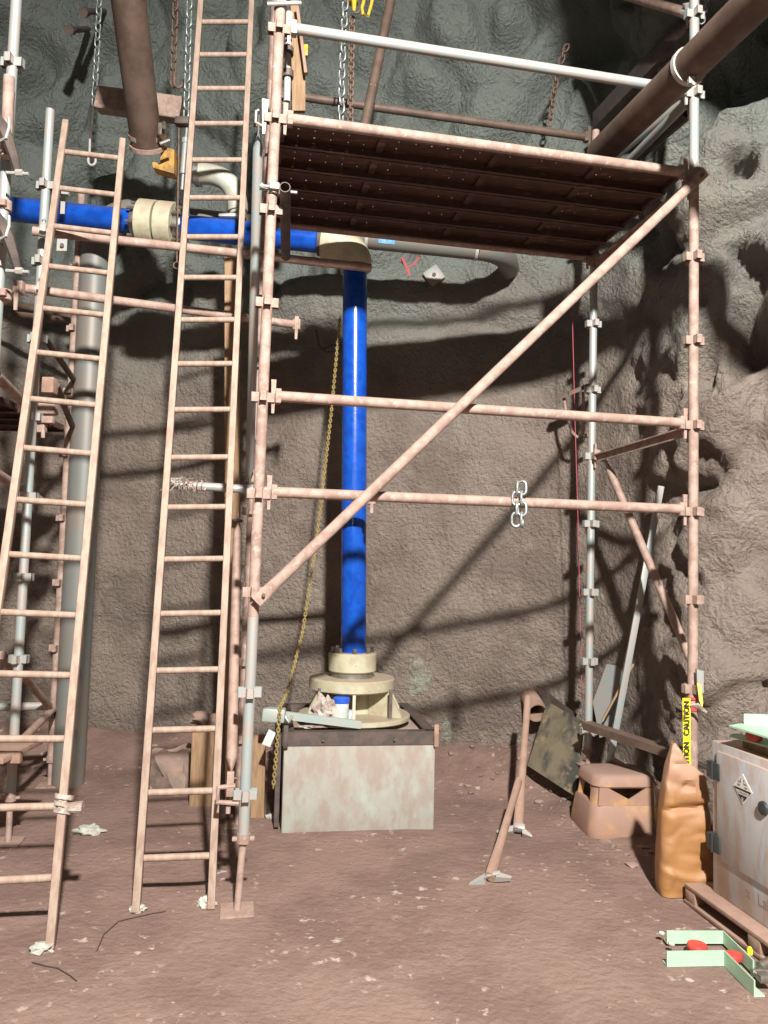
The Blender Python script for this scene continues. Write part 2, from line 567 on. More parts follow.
# ---- main tower
YAW = 0.19559
TA = V((math.cos(YAW), math.sin(YAW), 0))
TB = V((-math.sin(YAW), math.cos(YAW), 0))
TU = V((0.00886, 0.00023, 1)).normalized()
TO = V((-0.651, 3.908, 0.5537))
BL, BW = 2.44, 1.27
def lev(k):
    return 0.5537 + 0.495 * (8 - k)
def S(i, j, z):
    return TO + TA * (BL * i) + TB * (BW * j) + TU * (z - 0.5537)
tower = thing('scaffold_tower', 'pink dusty steel scaffold tower with plank platform around the blue riser pipe', 'scaffold', V((0.55, 4.7, 0)))
SX = TA; SY = TB
cup_src = {}
def standard(parent, foot, top, m, cups, X, Y):
    U = (top - foot).normalized()
    st = one('standard', m, lambda bm: b_tube(bm, foot, top, TR, seg=16), parent)
    key = (m, round(X.x, 3))
    for c in cups:
        if key not in cup_src:
            bm = cup_mesh('pressing', m, X, Y, U)
            bmesh.ops.translate(bm, verts=bm.verts, vec=c)
            cup_src[key] = obj('pressing', bm, m, st, loc=c)
        else:
            inst('pressing', cup_src[key], st, c)
    return st
def jack(parent, base, top, m):
    d = (top - base).normalized()
    j = one('base_jack', m, lambda bm: b_tube(bm, base, top, 0.018, seg=12), parent)
    one('base_plate', m, lambda bm: b_box(bm, base + V((0, 0, 0.005)), 0.16, 0.16, 0.010, TA, TB, V((0, 0, 1))), j)
    def nut(bm):
        b_tube(bm, top - d * 0.01, top + d * 0.035, 0.034, seg=10)
        b_box(bm, top + d * 0.01, 0.11, 0.02, 0.02, TA, TB, d, 0.004)
    one('jack_nut', m, nut, j)
z_top = 5.75
standard(tower, S(0, 0, 1.42), S(0, 0, z_top), 'pink_dusty_steel', [S(0, 0, lev(k)) for k in range(-1, 7)], SX, SY)
standard(tower, S(0, 0, 0.33), S(0, 0, 1.42), 'galvanised_steel', [S(0, 0, lev(k)) for k in (7, 8)], SX, SY)
jack(tower, G(237, 911), S(0, 0, 0.33), 'pink_dusty_steel')
standard(tower, S(1, 0, 0.16), S(1, 0, 3.98), 'pink_dusty_steel', [S(1, 0, lev(k)) for k in range(1, 9)], SX, SY)
standard(tower, S(1, 0, 3.98), S(1, 0, 5.12), 'galvanised_steel', [S(1, 0, lev(k)) for k in (-1, 0)], SX, SY)
jack(tower, S(1, 0, 0.012), S(1, 0, 0.16), 'pink_dusty_steel')
bzf = P(589, 760, S(1, 1, 0.3).y).z
standard(tower, S(1, 1, bzf + 0.06), S(1, 1, 3.95), 'galvanised_steel', [S(1, 1, lev(k)) for k in range(2, 9)], SX, SY)
jack(tower, S(1, 1, bzf - 0.03), S(1, 1, bzf + 0.05), 'pink_dusty_steel')
standard(tower, S(1, 1, 3.95), S(1, 1, 5.02), 'pink_dusty_steel', [S(1, 1, lev(k)) for k in (0, 1)], SX, SY)
standard(tower, S(0, 1, 0.2), S(0, 1, z_top), 'pink_dusty_steel', [S(0, 1, lev(k)) for k in range(0, 9)], SX, SY)
jack(tower, S(0, 1, 0.0), S(0, 1, 0.2), 'pink_dusty_steel')
def ledger(parent, p, q, m, r=TR):
    d = (q - p).normalized()
    o = one('ledger', m, lambda bm: b_tube(bm, p + d * 0.075, q - d * 0.075, r, seg=14), parent)
    for e, dd in ((p, d), (q, -d)):
        one('wedge_clamp', m, lambda bm: wedge_end(bm, e, dd, TU), o)
    return o
for k, m in ((1, 'pink_dusty_steel'), (4, 'pink_dusty_steel'), (5, 'pink_dusty_steel'), (0, 'galvanised_steel')):
    ledger(tower, S(0, 0, lev(k) + (0.012 if k else 0.02)), S(1, 0, lev(k) + (0.012 if k else 0.02)), m)
ledger(tower, S(0, 1, lev(1) + 0.012), S(1, 1, lev(1) + 0.012), 'pink_dusty_steel')
ledger(tower, S(0, 1, 4.96), S(1, 1, 4.96), 'brown_pipe')
def transom(parent, p, q, m):
    d = (q - p).normalized()
    def f(bm):
        b_bar(bm, p + d * 0.07, q - d * 0.07, 0.05, 0.008, V((0, 0, 1)))
        b_bar(bm, p + d * 0.07 - V((0, 0, 0.025)), q - d * 0.07 - V((0, 0, 0.025)), 0.006, 0.05, V((0, 0, 1)))
    o = one('transom', m, f, parent)
    for e, dd in ((p, d), (q, -d)):
        one('wedge_clamp', m, lambda bm: wedge_end(bm, e, dd, TU), o)
for i in (0, 1):
    transom(tower, S(i, 0, lev(1) - 0.03), S(i, 1, lev(1) - 0.03), 'pink_dusty_steel')
transom(tower, S(1, 0, lev(4)), S(1, 1, lev(4)), 'pink_dusty_steel')
ledger(tower, S(1, 0, lev(0)), S(1, 1, lev(0)), 'galvanised_steel')
def flat_brace(parent, p, q, m, nrm, flat=0.16):
    """tube with flattened ends bolted to the standards"""
    d = (q - p).normalized()
    x = d.cross(nrm).normalized()
    def f(bm):
        rings = []
        L = (q - p).length
        prof = [(0, 0.030, 0.005), (flat * 0.55, 0.030, 0.005), (flat, TR, TR), (L - flat, TR, TR), (L - flat * 0.55, 0.030, 0.005), (L, 0.030, 0.005)]
        for h, rx, rn in prof:
            rings.append([bm.verts.new(p + d * h + x * (math.cos(2 * PI * i / 14) * rx) + nrm * (math.sin(2 * PI * i / 14) * rn)) for i in range(14)])
        for a, b in zip(rings[:-1], rings[1:]):
            for i in range(14):
                fc = bm.faces.new((a[i], a[(i + 1) % 14], b[(i + 1) % 14], b[i]))
                fc.smooth = True
        bm.faces.new(rings[0][::-1]); bm.faces.new(rings[-1])
    o = one('brace', m, f, parent)
    for e in (p + d * 0.05, q - d * 0.05):
        one('bolt', 'dark_steel', lambda bm: b_tube(bm, e - nrm * 0.03, e + nrm * 0.025, 0.009, seg=8), o)
    return o
FN = -TB
pa = onplane(256, 602, S(0, 0, 1) + FN * 0.075, FN)
pb = onplane(706, 171, S(0, 0, 1) + FN * 0.075, FN)
flat_brace(tower, pa, pb, 'pink_dusty_steel', FN)
# end braces seen edge-on beside the left standard
LN = -TA
flat_brace(tower, S(0, 0, lev(1) + 0.04) + LN * 0.085 + TB * 0.05, S(0, 1, lev(4) - 0.35) + LN * 0.02, 'galvanised_steel', LN)
flat_brace(tower, P(238, 515, 5.0), S(0, 0, lev(8) + 0.02) + LN * 0.07 + TB * 0.03, 'pink_dusty_steel', LN)
# right end brace
RN = TA
flat_brace(tower, P(603, 455, 5.55), P(704, 690, 4.62), 'pink_dusty_steel', (RN * 0.7 - TB * 0.3).normalized())
# short clamped tube pointing at the viewer
def stub(bm):
    c = P(285, 187, 3.80)
    b_pipe(bm, c, c + TB * 0.75 + V((0.06, 0, -0.06)), TR, 0.004)
so = one('clamped_tube', 'dark_steel', stub, tower)
def stubc(bm):
    c = P(274, 190, 3.90)
    coupler_bm(bm, c, TU, -TB)
    b_tube(bm, c - TA * 0.075, c + TA * 0.12, 0.008, seg=8)
one('coupler', 'galvanised_steel', stubc, so)
# wedges hanging loose at the left standard's platform node
def hangw(bm):
    c = S(0, 0, lev(1))
    b_slab(bm, [c + LN * 0.055 + TU * 0.1 + LN * 0.018, c + LN * 0.055 + TU * 0.1 - LN * 0.018, c + LN * 0.055 - TU * 0.09 - LN * 0.005, c + LN * 0.055 - TU * 0.09 + LN * 0.008], 0.014)
    b_sweep(bm, [c + LN * 0.085 + TU * 0.04, c + LN * 0.10 + TU * 0.03, c + LN * 0.10 - TU * 0.03, c + LN * 0.05 - TU * 0.05], 0.007, 6)
one('wedge', 'galvanised_steel', hangw, tower)
def hangw8(bm):
    c = S(0, 0, lev(8))
    b_box(bm, c + LN * 0.075 + TU * 0.05, 0.035, 0.02, 0.12, TA, TB, TU, 0.003)
    b_sweep(bm, [c + LN * 0.05 + TU * 0.04, c + LN * 0.13 + TU * 0.035, c + LN * 0.135 - TU * 0.035, c + LN * 0.03 - TU * 0.045], 0.013, 8)
    b_tube(bm, c + LN * 0.08 - TU * 0.06, c + LN * 0.08 - TU * 0.09, 0.012, seg=8)
one('wedge', 'pink_dusty_steel', hangw8, tower)

# ---- platform planks with rows of holes
def plank_bm(L=2.36):
    bm = bmesh.new()
    W = 0.232
    x0 = -L / 2
    ys = [-W / 2, -0.078, -0.066, -0.006, 0.006, 0.066, 0.078, W / 2]
    for k in range(7):
        yc, wy = (ys[k] + ys[k + 1]) / 2, ys[k + 1] - ys[k]
        if k % 2 == 0:
            b_box(bm, (0, yc, 0), L, wy, 0.003)
        else:
            n = 25
            step = L / n
            for i in range(n):
                b_box(bm, (x0 + step * (i + 0.5), yc, 0), step - (0.010 if random.random() < 0.45 else 0.0), wy, 0.003)
    for s in (-1, 1):
        b_box(bm, (0, s * (W / 2 - 0.0015), -0.027), L, 0.003, 0.054)
        b_box(bm, (0, s * (W / 2 - 0.012), -0.053), L, 0.022, 0.003)
        b_box(bm, (s * (L / 2 - 0.01), 0, -0.02), 0.02, W * 0.9, 0.04)
    for fx in (-0.62, 0.05, 0.66):
        b_box(bm, (fx, 0, -0.012), 0.04, W * 0.95, 0.02)
    return bm
pk = None
for i in range(5):
    c = S(0.5, 0, lev(1) + 0.055) + TB * (0.148 + 0.2435 * i)
    if pk is None:
        bm = plank_bm()
        M = Matrix.Rotation(YAW, 4, 'Z')
        bmesh.ops.transform(bm, matrix=M, verts=bm.verts)
        bmesh.ops.translate(bm, verts=bm.verts, vec=c)
        pk = obj('plank', bm, 'rusty_plank', tower, loc=c)
    else:
        inst('plank', pk, tower, c)

# ------------------------------------------------------------------ ladders
def ladder(name, label, rail_l, rail_r, rungs, m, over=0.0):
    """rails: lists of two points; rungs: fractions along the rails"""
    root = thing(name, label, 'ladder', (rail_l[0] + rail_r[0]) / 2, 'long access ladders leaning beside the scaffold')
    hint = (rail_r[0] - rail_l[0]).normalized()
    for a, b, ov in (rail_l + (over,), rail_r + (0.0,)):
        d = (b - a).normalized()
        b = b + d * ov
        n = hint.cross(d).normalized()
        one('stile', m, lambda bm: b_box(bm, (a + b) / 2, 0.038, 0.060, (b - a).length, hint, n, d, 0.006), root)
    for t in rungs:
        p = rail_l[0].lerp(rail_l[1], t)
        q = rail_r[0].lerp(rail_r[1], t)
        d = (q - p).normalized()
        one('rung', m, lambda bm: b_tube(bm, p + d * 0.005, q - d * 0.005, 0.0172, seg=10), root)
    return root
# ladder beside the tower: feet on the floor, top against the roof works
l0, r0 = G(136, 912), G(211, 908)
l0.z = FZ(l0.x, l0.y); r0.z = FZ(r0.x, r0.y)
def ext(a, b, k):
    return a + (b - a) * k
l1 = P(192, 127, 5.0); r1 = P(246, 127, 5.06)
N2 = 0.2985
def rungs_for(a, b, first, n, step):
    L = (b - a).length
    return [(first + step * i) / L for i in range(n) if (first + step * i) / L < 0.995]
def rung_t(a, b, ys, xm):
    """fractions where the rail crosses given image rows"""
    out = []
    for y in ys:
        lo, hi = 0.0, 1.4
        for _ in range(40):
            mid = (lo + hi) / 2
            p = a + (b - a) * mid
            d = p - CAM
            yy = 512 - F_PX * d.dot(_u) / d.dot(_f)
            if yy > y: lo = mid
            else: hi = mid
        out.append(lo)
    return out
K = 1.27
l1b, r1b = ext(l0, l1, K), ext(r0, r1, K)
first = rung_t((l0 + r0) / 2, (l1b + r1b) / 2, [857, 22], 0)
ts = [first[0] + (first[1] - first[0]) / 18 * i for i in range(22)]
ladder('access_ladder', 'taller wooden ladder standing right beside the left scaffold post, running out of view above', (l0, l1b), (r0, r1b), [t for t in ts if t < 0.99], 'ladder_timber')
# ladder at the left edge
R0 = G(50, 950)
R1 = P(123, 141, 4.80)
L0 = R0 - V((0.385, 0.09, 0)); L1 = P(64.5, 134, 4.80)
R0.z = FZ(R0.x, R0.y); L0.z = FZ(L0.x, L0.y)
first = rung_t((L0 + R0) / 2, (L1 + R1) / 2, [880, 155], 0)
ts = [first[0] + (first[1] - first[0]) / 14 * i for i in range(15)]
lad1 = ladder('access_ladder', 'shorter wooden ladder at the left edge, ending below the overhead brown pipe', (L0, L1), (R0, R1), ts, 'ladder_timber', 0.10)
# rag tied at a rung end of this ladder
def wrap(bm):
    c = R0.lerp(R1, ts[1])
    d = (R1 - R0).normalized()
    for k in range(3):
        a = c + d * (0.03 - 0.03 * k)
        b_tube(bm, a, a + d * 0.02 + V((0.004, 0, 0)), 0.042, 0.046, seg=10)
    b_tube(bm, c + V((0.02, -0.02, 0)), c + V((0.095, -0.01, 0.0)), 0.02, 0.028, seg=9)
one('binding', 'rag_white', wrap, lad1, )

# ------------------------------------------------------------------ tie tubes
def tie(name, label, pts, m, r=TR, clamps=()):
    a, b = pts
    root = thing(name, label, 'scaffold tube', a)
    d = (b - a).normalized()
    one('tube', m, lambda bm: b_pipe(bm, a, b, r, 0.005), root)
    for t in clamps:
        p = a.lerp(b, t)
        one('coupler', 'galvanised_steel', lambda bm: coupler_bm(bm, p, d, V((0, -1, 0.2))), root)
    return root
tie('scaffold_tube', 'dusty horizontal scaffold tube crossing just below the horizontal blue pipe', (P(33, 231, 4.62), P(371, 268, 5.10)), 'pink_dusty_steel', clamps=(0.03,))
t2 = tie('scaffold_tube', 'dusty horizontal scaffold tube below the cream coupling, wedge clamp at its right end', (P(22, 288, 4.70), P(297, 325, 5.25)), 'pink_dusty_steel', clamps=(0.06,))
def wc(bm):
    p = P(297, 325, 5.25)
    b_box(bm, p, 0.05, 0.05, 0.075, bevel=0.005)
    b_slab(bm, [p + V((-0.012, -0.03, 0.05)), p + V((0.016, -0.03, 0.05)), p + V((0.008, -0.03, -0.11)), p + V((-0.008, -0.03, -0.11))], 0.012)
one('wedge_clamp', 'pink_dusty_steel', wc, t2)
def wc2(bm):
    p = P(19, 288, 4.66)
    b_box(bm, p, 0.06, 0.05, 0.08, bevel=0.005)
    b_slab(bm, [p + V((-0.016, -0.03, 0.0)), p + V((0.016, -0.03, 0.0)), p + V((0.010, -0.03, -0.15)), p + V((-0.008, -0.03, -0.15))], 0.012)
one('wedge_clamp', 'pink_dusty_steel', wc2, t2)
t3 = tie('scaffold_tube', 'greenish scaffold tube at mid height behind the two ladders, frayed cord tied on it', (P(168, 484, 5.02), P(374, 498, 5.18)), 'galvanised_steel')
def cord(bm):
    p = P(178, 485, 5.0)
    for k in range(10):
        a = random.uniform(-0.5, 0.5)
        q = p + V((random.uniform(-0.04, 0.10), -0.03, 0))
        b_sweep(bm, [q, q + V((0.04 * math.cos(k), -0.01, 0.035)), q + V((0.09 * math.cos(k * 1.7), -0.01, 0.05 * math.sin(k * 2.1)))], 0.003, 5)
    for k in range(6):
        b_sweep(bm, [p + V((0.03 * k, 0, 0)) + V((0.004 * j, 0.033 * math.cos(j), 0.033 * math.sin(j))) for j in range(7)], 0.005, 5)
co = one('frayed_cord', 'rag_white', cord, t3)
def wc3(bm):
    p = P(372, 500, 5.17)
    b_box(bm, p, 0.05, 0.05, 0.06, bevel=0.005)
    b_box(bm, p + V((0, -0.02, -0.05)), 0.02, 0.014, 0.08)
one('wedge_clamp', 'pink_dusty_steel', wc3, t3)

# ------------------------------------------------------------------ second tower at the left edge
tw2 = thing('scaffold_tower', 'partly hidden scaffold tower at the far left behind the shorter ladder', 'scaffold', G(10, 842))
X2 = V((1, 0, 0)); Y2 = V((0, 1, 0))
bB = G(8, 842)
cupsB = [P(44, 186, bB.y).z - 0.495 * k for k in range(0, 9)]
def at_z(b, z):
    return V((b.x, b.y, z))
standard(tw2, at_z(bB, 0.25), at_z(bB, P(48, 110, bB.y).z), 'galvanised_steel', [at_z(bB, z) for z in cupsB if z > 0.3], X2, Y2)
jack(tw2, at_z(bB, FZ(bB.x, bB.y)), at_z(bB, 0.25), 'pink_dusty_steel')
pC = P(64, 518, bB.y + 1.2)
bC = V((pC.x, pC.y, 0))
standard(tw2, at_z(bC, 0.18), at_z(bC, 4.6), 'pink_dusty_steel', [at_z(bC, pC.z + 0.495 * k) for k in range(-3, 5)], X2, Y2)
jack(tw2, at_z(bC, FZ(bC.x, bC.y)), at_z(bC, 0.18), 'pink_dusty_steel')
pA = P(4, 200, 3.95)
standard(tw2, V((pA.x, pA.y, P(0, 372, 3.95).z)), V((pA.x, pA.y, 5.4)), 'galvanised_steel', [V((pA.x, pA.y, P(6, 63, 3.95).z)), V((pA.x, pA.y, P(6, 63, 3.95).z - 0.99))], X2, Y2)
def extra(p, q, m, r=TR, name='brace'):
    return one(name, m, lambda bm: b_tube(bm, p, q, r, seg=12), tw2)
extra(P(9, 77, 3.85), P(6, 157, 3.85), 'pink_dusty_steel')
def dcl(y):
    def f(bm):
        b_sweep(bm, [P(-6, y - 24, 3.8), P(2, y - 14, 3.78), P(8, y, 3.78), P(14, y + 18, 3.8), P(17, y + 30, 3.82)], 0.028, 8, rad=[0.03, 0.032, 0.03, 0.024, 0.02])
    o = one('swivel_coupler', 'dark_steel', f, tw2)
    def g(bm):
        p = P(16, y + 33, 3.80)
        b_tube(bm, p - V((0.05, 0, 0)), p + V((0.065, 0, -0.004)), 0.009, seg=8)
        b_tube(bm, p - V((0.0, 0, 0.0)), p + V((0.035, 0, 0)), 0.018, seg=6)
    one('coupler_bolt', 'galvanised_steel', g, o)
    one('coupler_band', 'galvanised_steel', lambda bm: b_sweep(bm, [P(0, y + 1, 3.76), P(6, y - 2, 3.75), P(9, y - 12, 3.76), P(9, y - 22, 3.78)], 0.008, 6), o)
dcl(140); dcl(238)
for y in (206, 295):
    one('coupler', 'pink_dusty_steel', lambda bm: coupler_bm(bm, P(5, y, 3.95), V((0, 0, 1)), V((0, -1, 0))), tw2)
extra(P(8, 314, 4.9), P(68, 320, 5.5), 'brown_pipe', 0.022, 'ledger')
extra(P(-4, 375, 4.2), P(32, 411, 5.1), 'pink_dusty_steel', 0.03)
extra(P(45, 338, 4.95), P(76, 383, 6.0), 'brown_pipe', 0.022)
extra(P(56, 385, 4.95), P(74, 430, 6.0), 'brown_pipe', 0.022)
extra(P(-6, 472, 4.4), P(40, 500, 5.3), 'pink_dusty_steel', 0.028)
extra(P(-8, 707, 5.7), P(50, 706, 5.75), 'galvanised_steel', 0.03, 'ledger')
extra(P(20, 672, 5.0), P(49, 706, 5.75), 'pink_dusty_steel', 0.026)
extra(P(53, 709, 5.85), P(20, 742, 5.1), 'pink_dusty_steel', 0.026)
extra(P(2, 655, 4.9), P(12, 670, 5.2), 'pink_dusty_steel', 0.028)
extra(P(-8, 300, 6.4), P(76, 318, 6.2), 'brown_pipe', 0.024, 'ledger')
def blk(bm):
    b_box(bm, P(50, 386, 4.82), 0.075, 0.08, 0.10, bevel=0.006)
one('timber_block', 'timber_dusty', blk, tw2)
def blk2(bm):
    p = P(48, 408, 4.80)
    b_box(bm, p, 0.11, 0.07, 0.085, bevel=0.008)
    b_box(bm, P(46, 420, 4.78), 0.10, 0.05, 0.045, bevel=0.006)
    b_box(bm, P(41, 428, 4.80), 0.06, 0.05, 0.06, bevel=0.004)
    b_tube(bm, P(43, 430, 4.76), P(43, 438, 4.76), 0.012, seg=8)
one('swivel_coupler', 'pink_dusty_steel', blk2, tw2)
def shelf(bm):
    b_box(bm, P(2, 750, 4.55), 0.26, 0.5, 0.035, bevel=0.006)
    b_box(bm, P(0, 757, 4.42), 0.24, 0.04, 0.06, bevel=0.006)
one('timber_packer', 'timber_dusty', shelf, tw2)
for i in range(4):
    pz_ = P(20, 396, bB.y).z
    c = V((bB.x - 0.22 - 0.75, bB.y + 0.15 + 0.2435 * i, pz_))
    if i == 0:
        bm = plank_bm(1.5)
        bmesh.ops.translate(bm, verts=bm.verts, vec=c)
        pk2 = obj('plank', bm, 'rusty_plank', tw2, loc=c)
    else:
        inst('plank', pk2, tw2, c)
def plate_tag(bm):
    b_box(bm, P(63, 204, 4.75), 0.028, 0.006, 0.13)
    b_box(bm, P(65, 194, 4.74), 0.05, 0.02, 0.03)
one('steel_strap', 'galvanised_steel', plate_tag, tw2)
def plate_tag2(bm):
    b_box(bm, P(62, 245, 4.62), 0.062, 0.006, 0.075)
o = one('tag_plate', 'galvanised_steel', plate_tag2, tw2)
one('tag_hole', 'dark_steel', lambda bm: b_tube(bm, P(62, 245, 4.615), P(62, 245, 4.600), 0.012, seg=10), o)

# ------------------------------------------------------------------ blue pipe on its pedestal
PY = 5.55
bp = thing('blue_pipe', 'glossy blue pipe running along the wall then down to the concrete plinth', 'pipe', P(354, 722, PY))
PR = 0.089
rt = P(355, 268, PY); rb = P(353.5, 652, PY)
one('riser', 'blue_paint', lambda bm: b_tube(bm, rb, rt, PR, seg=40), bp)
hx0 = P(-40, 204, 5.62); hx1 = P(322, 241, PY)
cpl = P(159.5, 221, 5.6)
hd = (hx1 - hx0).normalized()
c0 = hx0 + hd * ((cpl - hx0).dot(hd))
one('horizontal_run', 'blue_paint', lambda bm: b_tube(bm, hx0, c0 - hd * 0.13, PR, seg=40), bp)
one('horizontal_run', 'blue_paint', lambda bm: b_tube(bm, c0 + hd * 0.13, hx1, PR, seg=40), bp)
for s in (-1, 1):
    fl = one('flange', 'cream_paint', lambda bm: b_lathe(bm, c0 + hd * (0.004 if s > 0 else -0.136), hd, [(0.162, 0), (0.168, 0.006), (0.168, 0.120), (0.162, 0.126)], 40), bp)
    one('flange_hub', 'bare_steel', lambda bm: b_lathe(bm, c0 + hd * (0.13 if s > 0 else -0.19), hd, [(0.10, 0), (0.104, 0.01), (0.104, 0.05), (0.10, 0.06)], 32), bp)
    x, y, a = frame_of(hd)
    for k in range(8):
        t = 2 * PI * (k + 0.5) / 8
        q = c0 + (x * math.cos(t) + y * math.sin(t)) * 0.133
        one('bolt', 'bare_steel', lambda bm: b_tube(bm, q + hd * (0.12 * s), q + hd * (0.20 * s), 0.012, seg=8), fl)
# elbow
def elbow(bm):
    ec = hx1 + hd * 0.03
    v = (rb - rt).normalized()
    pts = [hx1]
    corner = V((rt.x, PY, hx1.z + (rt.x - hx1.x) * (hd.z / hd.x)))
    A = hx1; B = rt + V((0, 0, 0.01))
    for i in range(1, 13):
        t = i / 12
        pts.append((1 - t) ** 2 * A + 2 * (1 - t) * t * corner + t * t * B)
    b_sweep(bm, pts, 0.125, 28, rad=[0.118] + [0.125] * 11 + [0.112])
one('elbow', 'cream_paint', elbow, bp)
one('collar', 'cream_paint', lambda bm: b_lathe(bm, rt - V((0, 0, 0.03)), (0, 0, 1), [(0.10, 0), (0.108, 0.006), (0.108, 0.03), (0.10, 0.04)], 32), bp)
one('seal_ring', 'dark_steel', lambda bm: b_lathe(bm, hx1 - hd * 0.03, hd, [(0.10, 0), (0.11, 0.005), (0.11, 0.03), (0.1, 0.035)], 32), bp)
# pedestal
zc = rb.x
def zpx(y): return P(353, y, PY).z
b0 = V((P(352.5, 660, PY).x, PY, 0))
bf = one('base_flange', 'cream_paint', lambda bm: b_lathe(bm, V((b0.x, PY, zpx(671))), (0, 0, 1), [(0.160, 0), (0.168, 0.008), (0.170, zpx(652) - zpx(671) - 0.01), (0.162, zpx(652) - zpx(671))], 44), bp)
for k in range(8):
    t = 2 * PI * k / 8 + 0.15
    q = V((b0.x + 0.140 * math.cos(t), PY + 0.140 * math.sin(t), zpx(652)))
    one('bolt', 'bare_steel', lambda bm: b_tube(bm, q - V((0, 0, 0.01)), q + V((0, 0, 0.035)), 0.015, seg=8), bf)
one('joint_ring', 'bare_steel', lambda bm: b_lathe(bm, V((b0.x, PY, zpx(676.5))), (0, 0, 1), [(0.150, 0), (0.150, zpx(671) - zpx(676.5))], 44), bp)
ptop = zpx(676.5)
one('top_plate', 'cream_paint', lambda bm: b_lathe(bm, V((b0.x, PY, ptop - 0.085)), (0, 0, 1), [(0.29, 0), (0.302, 0.01), (0.302, 0.075), (0.292, 0.085), (0.05, 0.0855)], 56), bp)
PLZ = 0.625
bcx = b0.x + 0.02
one('pedestal_base', 'cream_paint', lambda bm: b_lathe(bm, V((bcx, PY, PLZ)), (0, 0, 1), [(0.385, 0), (0.395, 0.008), (0.395, 0.03), (0.385, 0.038), (0.05, 0.039)], 56), bp)
one('pedestal_core', 'cream_paint', lambda bm: b_lathe(bm, V((bcx + 0.02, PY + 0.06, PLZ + 0.03)), (0, 0, 1), [(0.14, 0), (0.14, ptop - 0.085 - PLZ - 0.03)], 32), bp)
for k in range(6):
    an = -PI / 2 + 0.03 + k * PI / 3
    d = V((math.cos(an), math.sin(an), 0))
    c = V((bcx, PY, 0))
    zb, zt = PLZ + 0.036, ptop - 0.083
    one('gusset', 'cream_paint', lambda bm: b_slab(bm, [c + d * 0.12 + V((0, 0, zb)), c + d * 0.375 + V((0, 0, zb)), c + d * 0.372 + V((0, 0, zb + 0.02)), c + d * 0.285 + V((0, 0, zt)), c + d * 0.12 + V((0, 0, zt))], 0.02), bp)
for px in (320, 391):
    p = P(px, 684, PY - 0.22)
    one('stud', 'bare_steel', lambda bm: b_tube(bm, V((p.x, p.y, PLZ + 0.02)), V((p.x, p.y, zpx(684))), 0.012, seg=8), bp)

# plinth
A0 = G(281, 833); A1 = G(434, 829)
pd = (A1 - A0).normalized()
pn = V((-pd.y, pd.x, 0))
PW = (A1 - A0).length
pl = thing('concrete_plinth', 'pale concrete plinth with dark steel edging under the cream pipe pedestal', 'plinth', A0 + pd * PW / 2)
PD = 1.0
pc = A0 + pd * (PW / 2) + pn * (PD / 2)
one('block', 'concrete', lambda bm: b_box(bm, V((pc.x, pc.y, 0.29)), PW, PD, 0.60, pd, pn, V((0, 0, 1)), 0.012), pl)
def ang(bm, a, b, inw):
    b_bar(bm, a, b, 0.008, 0.075, V((0, 0, 1)))
for a, b in ((A0, A1), (A1, A1 + pn * PD), (A0 + pn * PD, A0), (A0 + pn * PD, A1 + pn * PD)):
    d = (b - a).normalized(); out = V((d.y, -d.x, 0))
    def f(bm):
        c = (a + b) / 2 + out * 0.004
        L = (b - a).length + 0.02
        if a == A0 + pn * PD and b == A1 + pn * PD:
            c = (a + b) / 2 - out * 0.004
        b_box(bm, V((c.x, c.y, 0.582)), L, 0.008, 0.085, d, out, V((0, 0, 1)))
        b_box(bm, V((c.x, c.y, 0.620)) - out * 0.035, L, 0.07, 0.008, d, out, V((0, 0, 1)))
    o = one('edge_angle', 'dark_steel', f, pl)
    for t in (0.25, 0.72):
        q = a.lerp(b, t)
        one('bolt', 'dark_steel', lambda bm: b_tube(bm, V((q.x, q.y, 0.575)) + out * 0.004, V((q.x, q.y, 0.575)) + out * 0.025, 0.010, seg=6), o)
def cornerbar(bm, q):
    b_box(bm, V((q.x, q.y, 0.60)), 0.03, 0.03, 0.14, pd, pn, V((0, 0, 1)), 0.003)
one('corner_lug', 'dark_steel', lambda bm: cornerbar(bm, A0 + pd * 0.01 - pn * 0.015), pl)
one('corner_lug', 'timber_dusty', lambda bm: cornerbar(bm, A1 - pd * 0.0 - pn * 0.015), pl)
one('side_cover', 'dark_steel', lambda bm: b_box(bm, A0 + pn * 0.5 - pd * 0.03 + V((0, 0, 0.31)), 0.03, 0.9, 0.58, pd, pn, V((0, 0, 1))), pl)

# things lying on the plinth
fy = A0.y + 0.10
def barx(bm):
    p, q = P(272, 714, 5.10), P(361, 725, 5.13)
    p.z += 0.0
    b_bar(bm, p, q, 0.006, 0.05, V((0, 0, 1)))
    b_bar(bm, p + V((0, 0.025, 0.018)), q + V((0, 0.025, 0.018)), 0.05, 0.006, V((0, 0, 1)))
tag(one('angle_bar', 'teal_steel', barx), 'grey green steel angle bar lying across the plinth top in front of the tub', 'steel bar')
def hbox(bm):
    p = P(274, 714.5, 5.06)
    b_box(bm, p, 0.145, 0.10, 0.085, V((0.98, 0.05, -0.06)).normalized(), V((-0.05, 0.99, 0)).normalized(), V((0.06, 0, 0.99)).normalized(), 0.010)
th = thing('light_fitting', 'small grey green box fitting overhanging the left corner of the plinth', 'fitting', P(274, 720, 5.06))
one('housing', 'teal_steel', hbox, th)
one('bracket', 'teal_steel', lambda bm: b_sweep(bm, [P(285, 716, 5.06), P(289, 722, 5.05), P(292, 716, 5.05)], 0.012, 6), th)
one('hanging_tag', 'tub_white', lambda bm: b_slab(bm, [P(269, 729, 5.05), P(276, 733, 5.05), P(270, 747, 5.04), P(262, 744, 5.04)], 0.012), th)
tub = thing('plastic_tub', 'white plastic tub with a blue lid among the pedestal gussets', 'tub', P(341, 721, 5.22))
tx = P(341, 721, 5.22)
